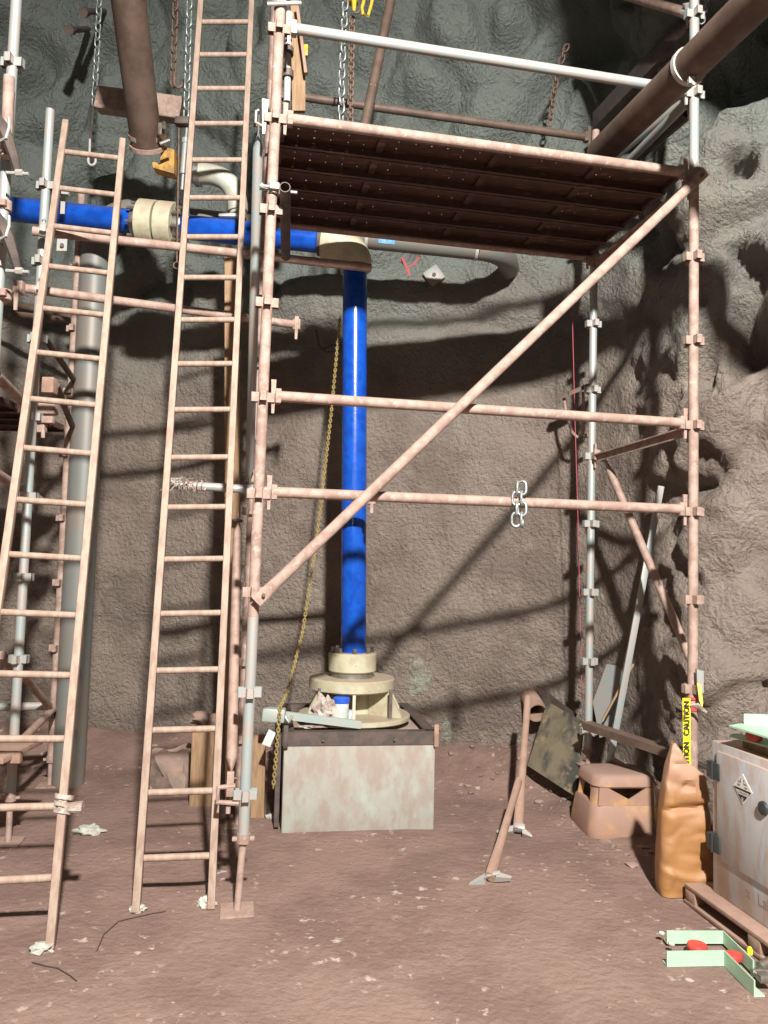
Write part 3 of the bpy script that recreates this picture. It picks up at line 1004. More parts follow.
one('tub_body', 'tub_white', lambda bm: b_lathe(bm, V((tx.x, tx.y, PLZ)), (0, 0, 1), [(0.044, 0), (0.049, 0.01), (0.050, 0.155), (0.046, 0.165)], 24), tub)
one('lid', 'lid_blue', lambda bm: b_lathe(bm, V((tx.x, tx.y, PLZ + 0.16)), (0, 0, 1), [(0.054, 0), (0.055, 0.004), (0.055, 0.03), (0.05, 0.035)], 24), tub)
def lump(bm, c, sx, sy, sz, seed, amp=0.35, sub=3, freq=3.0):
    r = bmesh.ops.create_icosphere(bm, subdivisions=sub, radius=1.0)
    for v in r['verts']:
        p = v.co.copy()
        k = 1 + amp * noise.noise(p * freq * 0.5 + V((seed, seed * 2.1, 0))) + amp * 0.5 * noise.noise(p * freq + V((seed * 3, 1, seed)))
        v.co = V((p.x * sx * k, p.y * sy * k, max(p.z * k, -0.85) * sz)) + V(c)
tag(one('crumpled_rag', 'rag_white', lambda bm: lump(bm, P(324, 712, 5.20), 0.075, 0.05, 0.095, 3.3, 0.7, 4, 5)), 'crumpled stained white rag beside the blue lidded tub', 'rag')
tag(one('paper_scrap', 'rag_white', lambda bm: lump(bm, V((P(313, 724, 5.18).x, 5.16, PLZ + 0.012)), 0.09, 0.04, 0.014, 5.3, 0.4, 3, 4)), 'flat pale paper scrap under the angle bar on the plinth', 'paper')
tag(one('glass_jar', 'tub_white', lambda bm: b_lathe(bm, V((P(351, 715, 5.24).x, 5.26, PLZ)), (0, 0, 1), [(0.030, 0), (0.032, 0.01), (0.032, 0.075), (0.02, 0.09), (0.02, 0.105)], 20)), 'small pale jar squeezed between tub and pedestal gusset', 'jar')

# ------------------------------------------------------------------ grey pipe behind
gp = thing('grey_pipe', 'large grey pipe rising at left then running along the wall behind the blue pipe', 'pipe', G(84, 778))
g0 = G(68, 784); g0.z = -0.02
gtop = P(100, 214, g0.y)
gy = g0.y
GR = 0.118
def gsw(bm):
    pts = [V((g0.x, gy, -0.02)), V((g0.x, gy, 1.0)), V((g0.x, gy, 2.5)), V((g0.x, gy, gtop.z - 0.35))]
    b_sweep(bm, pts, GR, 28)
one('vertical_run', 'grey_pipe', gsw, gp)
gh0 = V((g0.x + 0.35, gy, gtop.z)); gh1 = P(478, 249, gy + 0.12)
def gel(bm):
    A = V((g0.x, gy, gtop.z - 0.36)); C = V((g0.x, gy, gtop.z)); B = gh0
    pts = [(1 - t) ** 2 * A + 2 * (1 - t) * t * C + t * t * B for t in [i / 12 for i in range(13)]]
    b_sweep(bm, pts, GR + 0.004, 28)
one('elbow', 'grey_pipe', gel, gp)
GR2 = 0.088
one('horizontal_run', 'grey_pipe', lambda bm: b_tube(bm, gh0, gh1, GR2, seg=28), gp)
def gend(bm):
    d = (gh1 - gh0).normalized()
    A = gh1; C = gh1 + d * 0.28; B = gh1 + d * 0.34 + V((0, 0.55, 0.06))
    b_sweep(bm, [(1 - t) ** 2 * A + 2 * (1 - t) * t * C + t * t * B for t in [i / 12 for i in range(13)]], GR2, 28)
one('end_bend', 'grey_pipe', gend, gp)
gd = (gh1 - gh0).normalized()
def strapat(px):
    t = min([i / 200 for i in range(201)], key=lambda t: abs((lambda d: 384 + F_PX * d.dot(_r) / d.dot(_f))(gh0.lerp(gh1, t) - CAM) - px))
    return gh0.lerp(gh1, t)
for px in (366, 477):
    q = strapat(px)
    one('strap', 'strap_white', lambda bm: b_pipe(bm, q - gd * 0.012, q + gd * 0.012, GR2 + 0.006, 0.008, 24), gp)
q = strapat(387)
def stick(bm):
    x, y, a = frame_of(gd)
    for s in range(2):
        rows = []
    n = 8
    R = GR2 + 0.003
    rr = []
    for i in range(n + 1):
        t = -PI / 2 - 0.75 + 1.5 * i / n
        # angle measured round the pipe, centred on the side facing the room
        o_ = V((0, -1, 0)) * math.cos(t + PI / 2) + V((0, 0, 1)) * math.sin(t + PI / 2)
        rr.append((bm.verts.new(q - gd * 0.065 + o_ * R), bm.verts.new(q + gd * 0.065 + o_ * R)))
    for a_, b_ in zip(rr[:-1], rr[1:]):
        bm.faces.new((a_[0], a_[1], b_[1], b_[0]))
one('sticker', 'sticker_blue', stick, gp)

# ------------------------------------------------------------------ chains
_link = {}
def link_mesh(L, W, r, m):
    key = (L, W, r, m)
    if key in _link:
        return _link[key]
    bm = bmesh.new()
    pts = []
    h = L / 2 - W / 2
    for i in range(7):
        t = -PI / 2 + PI * i / 6
        pts.append(V((math.cos(t + PI / 2) * W / 2, 0, h + math.sin(t + PI / 2) * W / 2)))
    for i in range(7):
        t = PI * i / 6
        pts.append(V((-math.cos(t) * W / 2, 0, -h - math.sin(t) * W / 2)))
    b_sweep(bm, pts, r, 6, closed=True)
    bmesh.ops.recalc_face_normals(bm, faces=bm.faces)
    me = bpy.data.meshes.new('link')
    bm.to_mesh(me); bm.free()
    me.materials.append(MATS[m])
    _link[key] = me
    return me
def chain(name, label, pts, L, W, r, m, group=None, root=None):
    root = root or thing(name, label, 'chain', pts[0], group)
    me = link_mesh(L, W, r, m)
    step = L - 2 * r - 0.002
    pts = [V(p) for p in pts]
    k = 0
    carry = 0.0
    for a, b in zip(pts[:-1], pts[1:]):
        d = b - a
        n = d.length
        d.normalize()
        s = carry
        while s < n:
            o = bpy.data.objects.new('link', me)
            COL.objects.link(o)
            o.parent = root
            o.location = a + d * s - V(root.location)
            q = V((0, 0, 1)).rotation_difference(d)
            e = (q.to_matrix() @ Matrix.Rotation(PI / 2 * (k % 2) + 0.5, 3, 'Z')).to_euler()
            o.rotation_euler = e
            s += step
            k += 1
        carry = s - n
    return root
# bright chain above the tower ladder, shackle and turnbuckle
ct = chain('suspension_chain', 'bright zinc chain with a turnbuckle hanging left of the taller ladder', [P(190, -14, 5.5), P(186, 120, 5.5)], 0.088, 0.046, 0.0075, 'chain_zinc')
def turnb(bm):
    p, q = P(187, 128, 5.48), P(182, 190, 5.45)
    d = q - p
    b_tube(bm, p, p + d * 0.3, 0.010, seg=8)
    b_tube(bm, p + d * 0.2, p + d * 0.75, 0.024, seg=10)
    b_tube(bm, p + d * 0.7, q, 0.011, seg=8)
    b_tube(bm, p + d * 0.18, p + d * 0.26, 0.03, seg=8)
one('turnbuckle', 'galvanised_steel', turnb, ct)
one('shackle', 'dark_steel', lambda bm: b_box(bm, P(184, 122, 5.46), 0.13, 0.07, 0.06, bevel=0.015), ct)
c2 = chain('suspension_chain', 'rusty brown chain beside the brown overhead pipe, hooked to the steel beam', [P(176, -12, 5.75), P(173, 82, 5.75)], 0.088, 0.05, 0.008, 'chain_rust')
def hook(bm, p, s=1.0):
    b_sweep(bm, [p + V((0, 0, 0.10 * s)), p + V((0, 0, 0.03 * s))] + [p + V((0.032 * s - 0.032 * s * math.cos(t), 0, 0.03 * s - 0.04 * s * math.sin(t))) for t in [PI * i / 8 for i in range(1, 10)]], 0.011 * s, 8)
one('hook', 'chain_rust', lambda bm: hook(bm, P(174, 86, 5.72), 1.1), c2)
c3 = chain('suspension_chain', 'thin grey chain with a white hook dangling above the shorter ladder', [P(100, -14, 5.9), P(97, 50, 5.9), P(94, 105, 5.9)], 0.085, 0.045, 0.007, 'chain_zinc')
one('rod', 'dark_steel', lambda bm: b_tube(bm, P(94, 104, 5.9), P(90, 140, 5.75), 0.010, seg=8), c3)
one('hook', 'strap_white', lambda bm: (b_tube(bm, P(90, 139, 5.75), P(89.5, 153, 5.75), 0.009, seg=8), hook(bm, P(88, 164, 5.75), 0.9)), c3)
chain('suspension_chain', 'zinc chain dropping through the guardrails to the platform edge', [P(346, -12, 4.9), P(342, 70, 4.9), P(341, 130, 4.9)], 0.075, 0.042, 0.0065, 'chain_zinc')
chain('suspension_chain', 'dark slack chain hung in shade over the platform, right of centre', [P(566, 48, 6.0), P(557, 72, 6.0), P(549, 128, 6.0)], 0.07, 0.042, 0.007, 'chain_rust')
chain('suspension_chain', 'short chain above the thick brown pipe at the top right', [P(710, -14, 4.5), P(702, 22, 4.5)], 0.05, 0.03, 0.005, 'chain_zinc')
chain('suspension_chain', 'brown chain falls bunched beside the zinc chain over the platform', [P(352, 20, 5.05), P(350, 132, 5.0)], 0.05, 0.035, 0.007, 'chain_rust')
cl = thing('looped_chain', 'short zinc chain loop draped over the lower mid ledger', 'chain', P(519, 500, 4.25))
yl = onplane(519, 489, S(0, 0, 1), FN).y
chain('', '', [P(522, 488, yl - 0.038), P(522, 522, yl - 0.045)], 0.075, 0.045, 0.008, 'chain_zinc', root=cl)
chain('', '', [P(517, 488, yl - 0.038), P(516, 522, yl - 0.045)], 0.075, 0.045, 0.008, 'chain_zinc', root=cl)
def yc(bm):
    pts = [P(340, 318, 5.85), P(331, 415, 5.80), P(318, 530, 5.75), P(303, 630, 5.6), P(288, 690, 5.2), P(280, 708, 5.0), P(277, 745, 4.98), P(273, 790, 5.0)]
    tot = 0
    k = 0
    for a, b in zip(pts[:-1], pts[1:]):
        n = int((b - a).length / 0.022)
        for i in range(n):
            p = a.lerp(b, i / n)
            d = (b - a).normalized()
            x, y, _ = frame_of(d)
            s = x if k % 2 else y
            ring = [p + d * (0.017 * math.cos(t)) + s * (0.010 * math.sin(t)) for t in [2 * PI * j / 7 for j in range(7)]]
            b_sweep(bm, ring, 0.0042, 4, closed=True)
            k += 1
o = one('hoist_chain', 'chain_yellow', yc)
tag(o, 'long thin yellowish hoist chain sloping down left of the blue riser', 'chain')
o['kind'] = 'stuff'

# ------------------------------------------------------------------ overhead pipes, beam, fittings
op = thing('overhead_pipe', 'thick brown pipe coming down from the roof above the shorter ladder', 'pipe', P(147, 150, 5.45))
oa, ob = P(121, -60, 4.55), P(147, 148, 5.45)
one('pipe_body', 'brown_pipe', lambda bm: b_pipe(bm, oa, ob, 0.112, 0.01, 28), op)
od = (ob - oa).normalized()
for k, (yy) in enumerate((136, 147)):
    p = P(145.5 + k * 1.5, yy, 5.40 + 0.03 * k)
    one('clamp_band', 'pink_dusty_steel', lambda bm: b_pipe(bm, p - od * 0.015, p + od * 0.015, 0.122, 0.012, 28), op)
def lug(bm):
    b_box(bm, P(163, 132, 5.32), 0.05, 0.10, 0.09, bevel=0.01)
    b_tube(bm, P(164, 123, 5.28), P(164, 127, 5.2), 0.014, seg=8)
    b_tube(bm, P(160, 144, 5.26), P(170, 140, 5.26), 0.014, seg=8)
one('clamp_lug', 'bare_steel', lug, op)
def beam(bm):
    a, b = P(96, 96, 5.85), P(181, 107, 5.80)
    b_bar(bm, a, b, 0.008, 0.17, V((0, 0, 1)))
    b_bar(bm, a + V((0, 0.05, 0.085)), b + V((0, 0.05, 0.085)), 0.10, 0.01, V((0, 0, 1)))
    b_bar(bm, a + V((0, 0.05, -0.085)), b + V((0, 0.05, -0.085)), 0.10, 0.01, V((0, 0, 1)))
tag(one('steel_beam', 'pink_dusty_steel', beam), 'short dusty steel channel beam hung behind the brown overhead pipe', 'beam')
def yfit(bm):
    b_slab(bm, [P(163, 150, 5.5), P(176, 153, 5.5), P(176, 177, 5.5), P(155, 171, 5.5), P(154, 165, 5.5), P(162, 167, 5.5)], 0.10)
tag(one('lifting_bracket', 'yellow_dirty', yfit), 'grimy yellow lifting bracket under the end of the brown overhead pipe', 'bracket')
pe = thing('pale_elbow_pipe', 'pale elbow pipe seen between the rungs above the blue pipe', 'pipe', P(236, 216, 5.58))
def pelb(bm):
    A, C, B = P(198, 174, 5.58), P(238, 172, 5.58), P(238, 212, 5.58)
    b_sweep(bm, [P(192, 173, 5.58)] + [(1 - t) ** 2 * A + 2 * (1 - t) * t * C + t * t * B for t in [i / 12 for i in range(13)]], 0.075, 24)
one('elbow', 'pale_pipe', pelb, pe)
one('flange', 'bare_steel', lambda bm: b_tube(bm, P(195, 174, 5.58), P(200, 174, 5.58), 0.092, seg=24), pe)
one('outlet', 'pale_pipe', lambda bm: b_tube(bm, P(238, 208, 5.58), P(238, 219, 5.58), 0.062, seg=20), pe)
one('saddle', 'pale_pipe', lambda bm: b_box(bm, P(232, 218, 5.54), 0.18, 0.12, 0.03, bevel=0.01), pe)

rp = thing('overhead_pipe', 'thick brown pipe passing overhead at the top right in front of the scaffold post', 'pipe', P(600, 152, 4.75))
ra, rbp = P(600, 153, 4.75), P(792, -34, 3.10)
rbp = ra + (rbp - ra) * 1.9
one('pipe_body', 'brown_pipe', lambda bm: b_pipe(bm, ra, rbp, 0.089, 0.01, 32), rp)
rd = (rbp - ra).normalized()
sp = min([ra.lerp(rbp, t / 300) for t in range(190)], key=lambda p: abs((512 - F_PX * (p - CAM).dot(_u) / (p - CAM).dot(_f)) - 66))
stp = one('cable_strap', 'strap_white', lambda bm: b_pipe(bm, sp - rd * 0.014, sp + rd * 0.014, 0.098, 0.01, 32), rp)
def tail(bm):
    p = P(686, 70, sp.y - 0.1)
    b_sweep(bm, [P(689, 80, sp.y - 0.05), P(694, 84, sp.y - 0.06), P(701, 81, sp.y - 0.06)], 0.009, 6)
    b_box(bm, P(691, 81, sp.y - 0.05), 0.03, 0.03, 0.035)
one('strap_tail', 'strap_white', tail, stp)
# roof struts behind
def strut(lbl, a, b, r, m, flat=None):
    if flat:
        o = one('roof_strut', m, lambda bm: b_bar(bm, a, b, flat[0], flat[1], V((0, 0, 1)), 0.005))
    else:
        o = one('roof_strut', m, lambda bm: b_pipe(bm, a, b, r, 0.006))
    return tag(o, lbl, 'strut')
strut('dark flat beam slanting up behind the thick overhead pipe at top right', P(598, 122, 5.9), P(694, 22, 4.7), 0, 'dark_steel', (0.10, 0.14))
strut('pale slim tube slanting under the thick overhead pipe at top right', P(612, 158, 5.3), P(690, 98, 4.55), 0.03, 'galvanised_steel')
strut('dark slanting tube just below the pale slim tube at top right', P(636, 156, 5.2), P(688, 112, 4.6), 0.045, 'dark_steel')
strut('rusty brown tube hung diagonally behind the guardrails above the platform', P(397, -30, 5.25), P(362, 140, 4.95), 0.034, 'brown_pipe')
tb = tie('scaffold_tube', 'dusty pink scaffold tube end reaching the right post at the very top', (P(600, -12, 5.3), P(690, 14, 4.5)), 'pink_dusty_steel', 0.03, clamps=(0.97,))
one('coupler_grip', 'galvanised_steel', lambda bm: coupler_bm(bm, P(372, 92, 5.06), V((1, 0.1, -0.1)), V((0, -1, 0))), bpy.data.objects['roof_strut.003'])

def rodring(bm):
    a, b = P(179, 128, 5.42), P(177, 262, 5.35)
    b_tube(bm, a, b, 0.006, seg=6)
    b_sweep(bm, [b + V((0.024 * math.sin(t), 0, -0.024 + 0.024 * math.cos(t))) for t in [2 * PI * k / 12 for k in range(12)]], 0.005, 5, closed=True)
tag(one('hanging_rod', 'chain_rust', rodring), 'thin hanging rod with a ring at its end beside the cream coupling', 'rod')
for (x0_, y0_, x1_, lb) in ((84, 12, 106, 'upper of two short rock bolts sticking out beside the thin grey chain'), (70, 30, 88, 'lower of two short rock bolts sticking out beside the thin grey chain')):
    tag(one('rock_bolt', 'dark_steel', lambda bm: (b_tube(bm, P(x0_, y0_, 6.25), P(x1_, y0_ - 1, 6.9), 0.026, seg=10), b_tube(bm, P(x0_ - 1, y0_, 6.2), P(x0_ + 2, y0_, 6.3), 0.04, seg=8))), lb, 'rock bolt')
# yellow hoist at the top
hz = thing('chain_hoist', 'yellow chain hoist body at the top edge above the platform', 'hoist', P(353, 8, 5.0))
one('hoist_body', 'yellow_paint', lambda bm: (b_box(bm, P(352, -8, 5.0), 0.09, 0.08, 0.16, bevel=0.015), b_tube(bm, P(354, -2, 4.97), P(354, 11, 5.0), 0.02, 0.012)), hz)
one('hoist_hook', 'dark_steel', lambda bm: hook(bm, P(353, 12, 5.0), 0.7), hz)
hl = tag(one('lifting_link', 'yellow_paint', lambda bm: b_sweep(bm, [P(366, -8, 5.0), P(362, 8, 5.0), P(363, 15, 5.0), P(368, 16, 5.0), P(371, 6, 5.0), P(374, -8, 5.0)], 0.011, 8)), 'yellow open lifting link at the top edge right of the hoist', 'link')
# timber and white post on the platform's left end
tag(one('timber_board', 'timber_raw', lambda bm: b_slab(bm, [P(292, 112, 5.0), P(305, 112, 5.02), P(305, 74, 5.02), P(297, -5, 5.0), P(290, -5, 5.0)], 0.035)), 'rough yellowish timber board upright at the left end of the platform', 'board')
def wpost(bm):
    b_tube(bm, P(289, 13, 4.12), P(287, 102, 4.12), 0.019, seg=12)
wp = thing('white_tube', 'slim white tube lashed with dark tape beside the left scaffold post', 'tube', P(287, 104, 4.12))
one('tube', 'strap_white', wpost, wp)
for y in (51, 74):
    one('tape_band', 'dark_steel', lambda bm: b_tube(bm, P(287.5, y - 3, 4.12), P(287.5, y + 4, 4.12), 0.034, seg=10), wp)
ba = thing('timber_lath', 'brown timber lath tied near the top of the left scaffold post', 'lath', P(300, 75, 4.95))
one('lath', 'timber_dusty', lambda bm: b_bar(bm, P(297, 4, 4.92), P(306, 74, 4.95), 0.02, 0.04), ba)
one('yellow_cap', 'yellow_paint', lambda bm: b_box(bm, P(306, 51, 4.95), 0.028, 0.03, 0.08, bevel=0.006), ba)
def topclamp(bm):
    coupler_bm(bm, S(0, 0, lev(0) + 0.14), TU, -TB)
    b_tube(bm, P(267, 4, 3.85), P(301, 3, 3.9), 0.010, seg=8)
one('coupler', 'galvanised_steel', topclamp, tower)

# ------------------------------------------------------------------ right side: string, bracket, bars, sheets
o = tag(one('string_line', 'string_red', lambda bm: b_sweep(bm, [P(572, 303, 5.75), P(575, 420, 5.75), P(578, 520, 5.75), P(582, 700, 5.75)], 0.003, 6)), 'thin pink string line hanging left of the back right post', 'string')
wb = thing('wall_bracket', 'small rusty steel bracket with hanging loops fixed to the back wall', 'bracket', P(575, 440, 6.2))
one('bracket_plate', 'brown_pipe', lambda bm: b_slab(bm, [P(557, 396, 6.05), P(594, 381, 5.95), P(595, 385, 5.95), P(560, 399, 6.05)], 0.10), wb)
one('bracket_loop', 'pink_dusty_steel', lambda bm: b_sweep(bm, [P(564, 398, 6.05), P(567, 415, 6.05), P(572, 432, 6.05), P(577, 437, 6.05), P(583, 434, 6.04), P(584, 415, 6.03), P(583, 392, 6.03)], 0.013, 8), wb)
one('bracket_foot', 'pink_dusty_steel', lambda bm: b_box(bm, P(588, 436, 5.98), 0.05, 0.04, 0.03, bevel=0.005), wb)
tag(one('leaning_bar', 'galvanised_steel', lambda bm: b_bar(bm, P(661, 486, 5.35), P(609, 766, 5.45), 0.045, 0.020, None, 0.004)), 'pale flat steel bar leaning against the wall between the right posts', 'steel bar')
tag(one('metal_sheet', 'sheet_grey', lambda bm: b_slab(bm, [P(600, 738, 5.80), P(593, 702, 5.90), P(607, 664, 6.02), P(633, 668, 5.85), P(608, 735, 5.70)], 0.006)), 'bent grey metal sheet leaning on the wall behind the pale bar', 'metal sheet')
tag(one('timber_lath', 'tape_yellow' if False else 'timber_raw', lambda bm: b_bar(bm, P(633, 664, 5.50), P(602, 721, 5.52), 0.022, 0.012)), 'thin pale yellow lath leaning over the grey metal sheet', 'lath')
def angi(bm):
    a, b = P(586, 722, 5.42), P(694, 757, 4.72)
    b_bar(bm, a, b, 0.10, 0.007, V((0, 0, 1)))
    b_bar(bm, a + V((-0.03, -0.04, -0.02)), b + V((-0.03, -0.04, -0.02)), 0.007, 0.05, V((0, 0, 1)))
tag(one('angle_iron', 'brown_pipe', angi), 'rusty angle iron resting sloped behind the brown paper bag', 'angle iron')
def bent(bm):
    pts = [P(609, 722, 5.50), P(608, 742, 5.48), P(614, 757, 5.42), P(632, 768, 5.28), P(652, 783, 5.14), P(672, 800, 5.0)]
    prev = None
    for i, p in enumerate(pts):
        w = 0.10 if i > 1 else 0.07
        q = [bm.verts.new(p + V((0, 0, s)) + V((0, d, 0))) for s, d in ((0.0, 0), (-w, 0.0), (-w, 0.014), (0.0, 0.014))]
        if prev:
            for k in range(4):
                f = bm.faces.new((prev[k], prev[(k + 1) % 4], q[(k + 1) % 4], q[k]))
        else:
            bm.faces.new(q)
        prev = q
    bm.faces.new(prev[::-1])
tag(one('rubber_strip', 'timber_dusty', bent), 'curved dusty rubber strip lying between step stool and wall', 'rubber strip')
BC = [P(528, 766, 6.02), P(576, 797, 5.55), P(584, 722, 5.72), P(548, 702, 6.22)]
tag(one('plywood_board', 'plywood_dirty', lambda bm: b_slab(bm, BC, 0.018)), 'dirty stained plywood board leaning at the wall behind the step stool', 'board')
tag(one('dark_sheet', 'dark_steel', lambda bm: b_slab(bm, [P(536, 685, 6.42), P(543, 689, 6.40), P(577, 714, 6.02), P(575, 722, 6.0), P(548, 712, 6.35)], 0.01)), 'dark sheet edge poking up behind the plywood board', 'sheet')
def stubp(bm):
    c = P(537, 710, 6.33)
    b_pipe(bm, c + V((-0.02, 0.30, 0.10)), c + V((0.0, -0.02, -0.02)), 0.080, 0.01, 24)
tag(one('pipe_offcut', 'timber_dusty', stubp), 'short dusty pipe offcut at the wall above the leaning tool handle', 'pipe offcut')

# ------------------------------------------------------------------ hand tools
def tool(label, foot, top, hd_l, hd_r, blade):
    r = thing('hand_pick', label, 'hand tool', V((foot.x, foot.y, 0)), 'long handled picks lying by the wall')
    d = (top - foot).normalized()
    x = d.cross(V((0, 1, 0))).normalized()
    n = d.cross(x).normalized()
    def h(bm):
        L = (top - foot).length
        rings = []
        for hh, rx, rn in ((0, 0.034, 0.022), (0.06, 0.034, 0.022), (0.3 * L, 0.027, 0.019), (0.7 * L, 0.024, 0.018), (0.94 * L, 0.027, 0.02), (L, 0.024, 0.018)):
            rings.append([bm.verts.new(foot + d * hh + x * (math.cos(2 * PI * i / 12) * rx) + n * (math.sin(2 * PI * i / 12) * rn)) for i in range(12)])
        for a, b in zip(rings[:-1], rings[1:]):
            for i in range(12):
                f = bm.faces.new((a[i], a[(i + 1) % 12], b[(i + 1) % 12], b[i])); f.smooth = True
        bm.faces.new(rings[0][::-1]); bm.faces.new(rings[-1])
    one('handle', 'timber_dusty', h, r)
    def head(bm):
        b_box(bm, foot + d * 0.02, 0.075, 0.055, 0.045, (hd_r - hd_l).normalized(), n, d, 0.012)
        for e, wv_ in ((hd_l, blade[0]), (hd_r, blade[1])):
            dirn = (e - foot).normalized()
            s = dirn.cross(d).normalized()
            A = [foot + dirn * 0.03 + s * 0.018 + d * 0.03, foot + dirn * 0.03 - s * 0.018 + d * 0.03, e - s * wv_ + d * 0.012, e + s * wv_ + d * 0.012]
            B = [p - d * t for p, t in zip(A, (0.045, 0.045, 0.018, 0.018))]
            va = [bm.verts.new(p) for p in A]; vb = [bm.verts.new(p) for p in B]
            bm.faces.new(va[::-1]); bm.faces.new(vb)
            for i in range(4):
                bm.faces.new((va[i], va[(i + 1) % 4], vb[(i + 1) % 4], vb[i]))
    one('head', 'galvanised_steel', head, r)
    return r
f1 = G(518, 836); f1.z = 0.035
f2 = G(490, 884); f2.z = 0.035
tool('wooden handled pick standing upright against the wall, handle end by the pipe offcut', f1, P(528, 697, 5.95), P(497, 833, f1.y + 0.02), P(532, 838, f1.y - 0.05), (0.012, 0.016))
tool('wooden handled pick lying lower and nearer, propped on the other pick', f2, P(519, 780, 5.18), P(470, 886, f2.y - 0.02), P(511, 879, f2.y + 0.02), (0.014, 0.010))

# ------------------------------------------------------------------ step stool
sx0, sx1 = G(588, 838), G(655, 842)
st = thing('step_stool', 'dusty orange plastic step stool with open sides in front of the plywood board', 'stool', (sx0 + sx1) / 2)
SCX, SCY = 1.585, 5.27
def rrect(cx, cy, hx, hy, r, rot, n=5):
    out = []
    for qx, qy, a0 in ((1, 1, 0), (-1, 1, PI / 2), (-1, -1, PI), (1, -1, 3 * PI / 2)):
        for i in range(n + 1):
            a = a0 + PI / 2 * i / n
            x = qx * (hx - r) + r * math.cos(a); y = qy * (hy - r) + r * math.sin(a)
            out.append(V((cx + x * math.cos(rot) - y * math.sin(rot), cy + x * math.sin(rot) + y * math.cos(rot))))
    return out
SR = 0.10
SH = 0.385
def ring_at(z, inset=0.0, n=5):
    t = z / SH
    return [V((p.x, p.y, z)) for p in rrect(SCX, SCY, 0.255 - 0.055 * t - inset, 0.215 - 0.05 * t - inset, 0.075, SR, n)]
def loft(bm, rings, cap0=True, cap1=True, closed=False):
    vs = [[bm.verts.new(p) for p in r] for r in rings]
    n = len(rings[0])
    pairs = list(zip(vs[:-1], vs[1:])) + ([(vs[-1], vs[0])] if closed else [])
    for a, b in pairs:
        for i in range(n):
            f = bm.faces.new((a[i], a[(i + 1) % n], b[(i + 1) % n], b[i])); f.smooth = False
    if cap0 and not closed: bm.faces.new(vs[0][::-1])
    if cap1 and not closed: bm.faces.new(vs[-1])
one('lower_skirt', 'stool_plastic', lambda bm: loft(bm, [ring_at(0.0), ring_at(0.03, -0.006), ring_at(0.19, -0.004), ring_at(0.205, 0.004), ring_at(0.205, 0.03), ring_at(0.0, 0.03)], closed=True), st)
one('top_step', 'stool_plastic', lambda bm: loft(bm, [ring_at(0.305, 0.0), ring_at(0.315, -0.008), ring_at(0.362, -0.006), ring_at(0.379, 0.008), ring_at(0.385, 0.03)]), st)
def post(k):
    def f(bm):
        n = 5
        i0 = k * 6
        rings = []
        for z in (0.2, 0.31):
            a = ring_at(z, 0.004)[i0:i0 + 6]
            b = ring_at(z, 0.03)[i0:i0 + 6][::-1]
            rings.append(a + b)
        loft(bm, rings)
    return f
for k in range(4):
    one('corner_post', 'stool_plastic', post(k), st)
def vpanel(bm):
    c = V((SCX, SCY, 0)); ax = V((math.cos(SR), math.sin(SR), 0)); ay = V((-math.sin(SR), math.cos(SR), 0))
    prof = [(-0.195, 0.2), (0.195, 0.2), (0.182, 0.308), (0.135, 0.308), (0.01, 0.238), (-0.125, 0.308), (-0.182, 0.308)]
    b_slab(bm, [c + ax * u_ - ay * (0.185 - 0.10 * (z_ - 0.2)) + V((0, 0, z_)) for u_, z_ in prof], 0.010, nrm=ay)
one('front_panel', 'stool_plastic', vpanel, st)

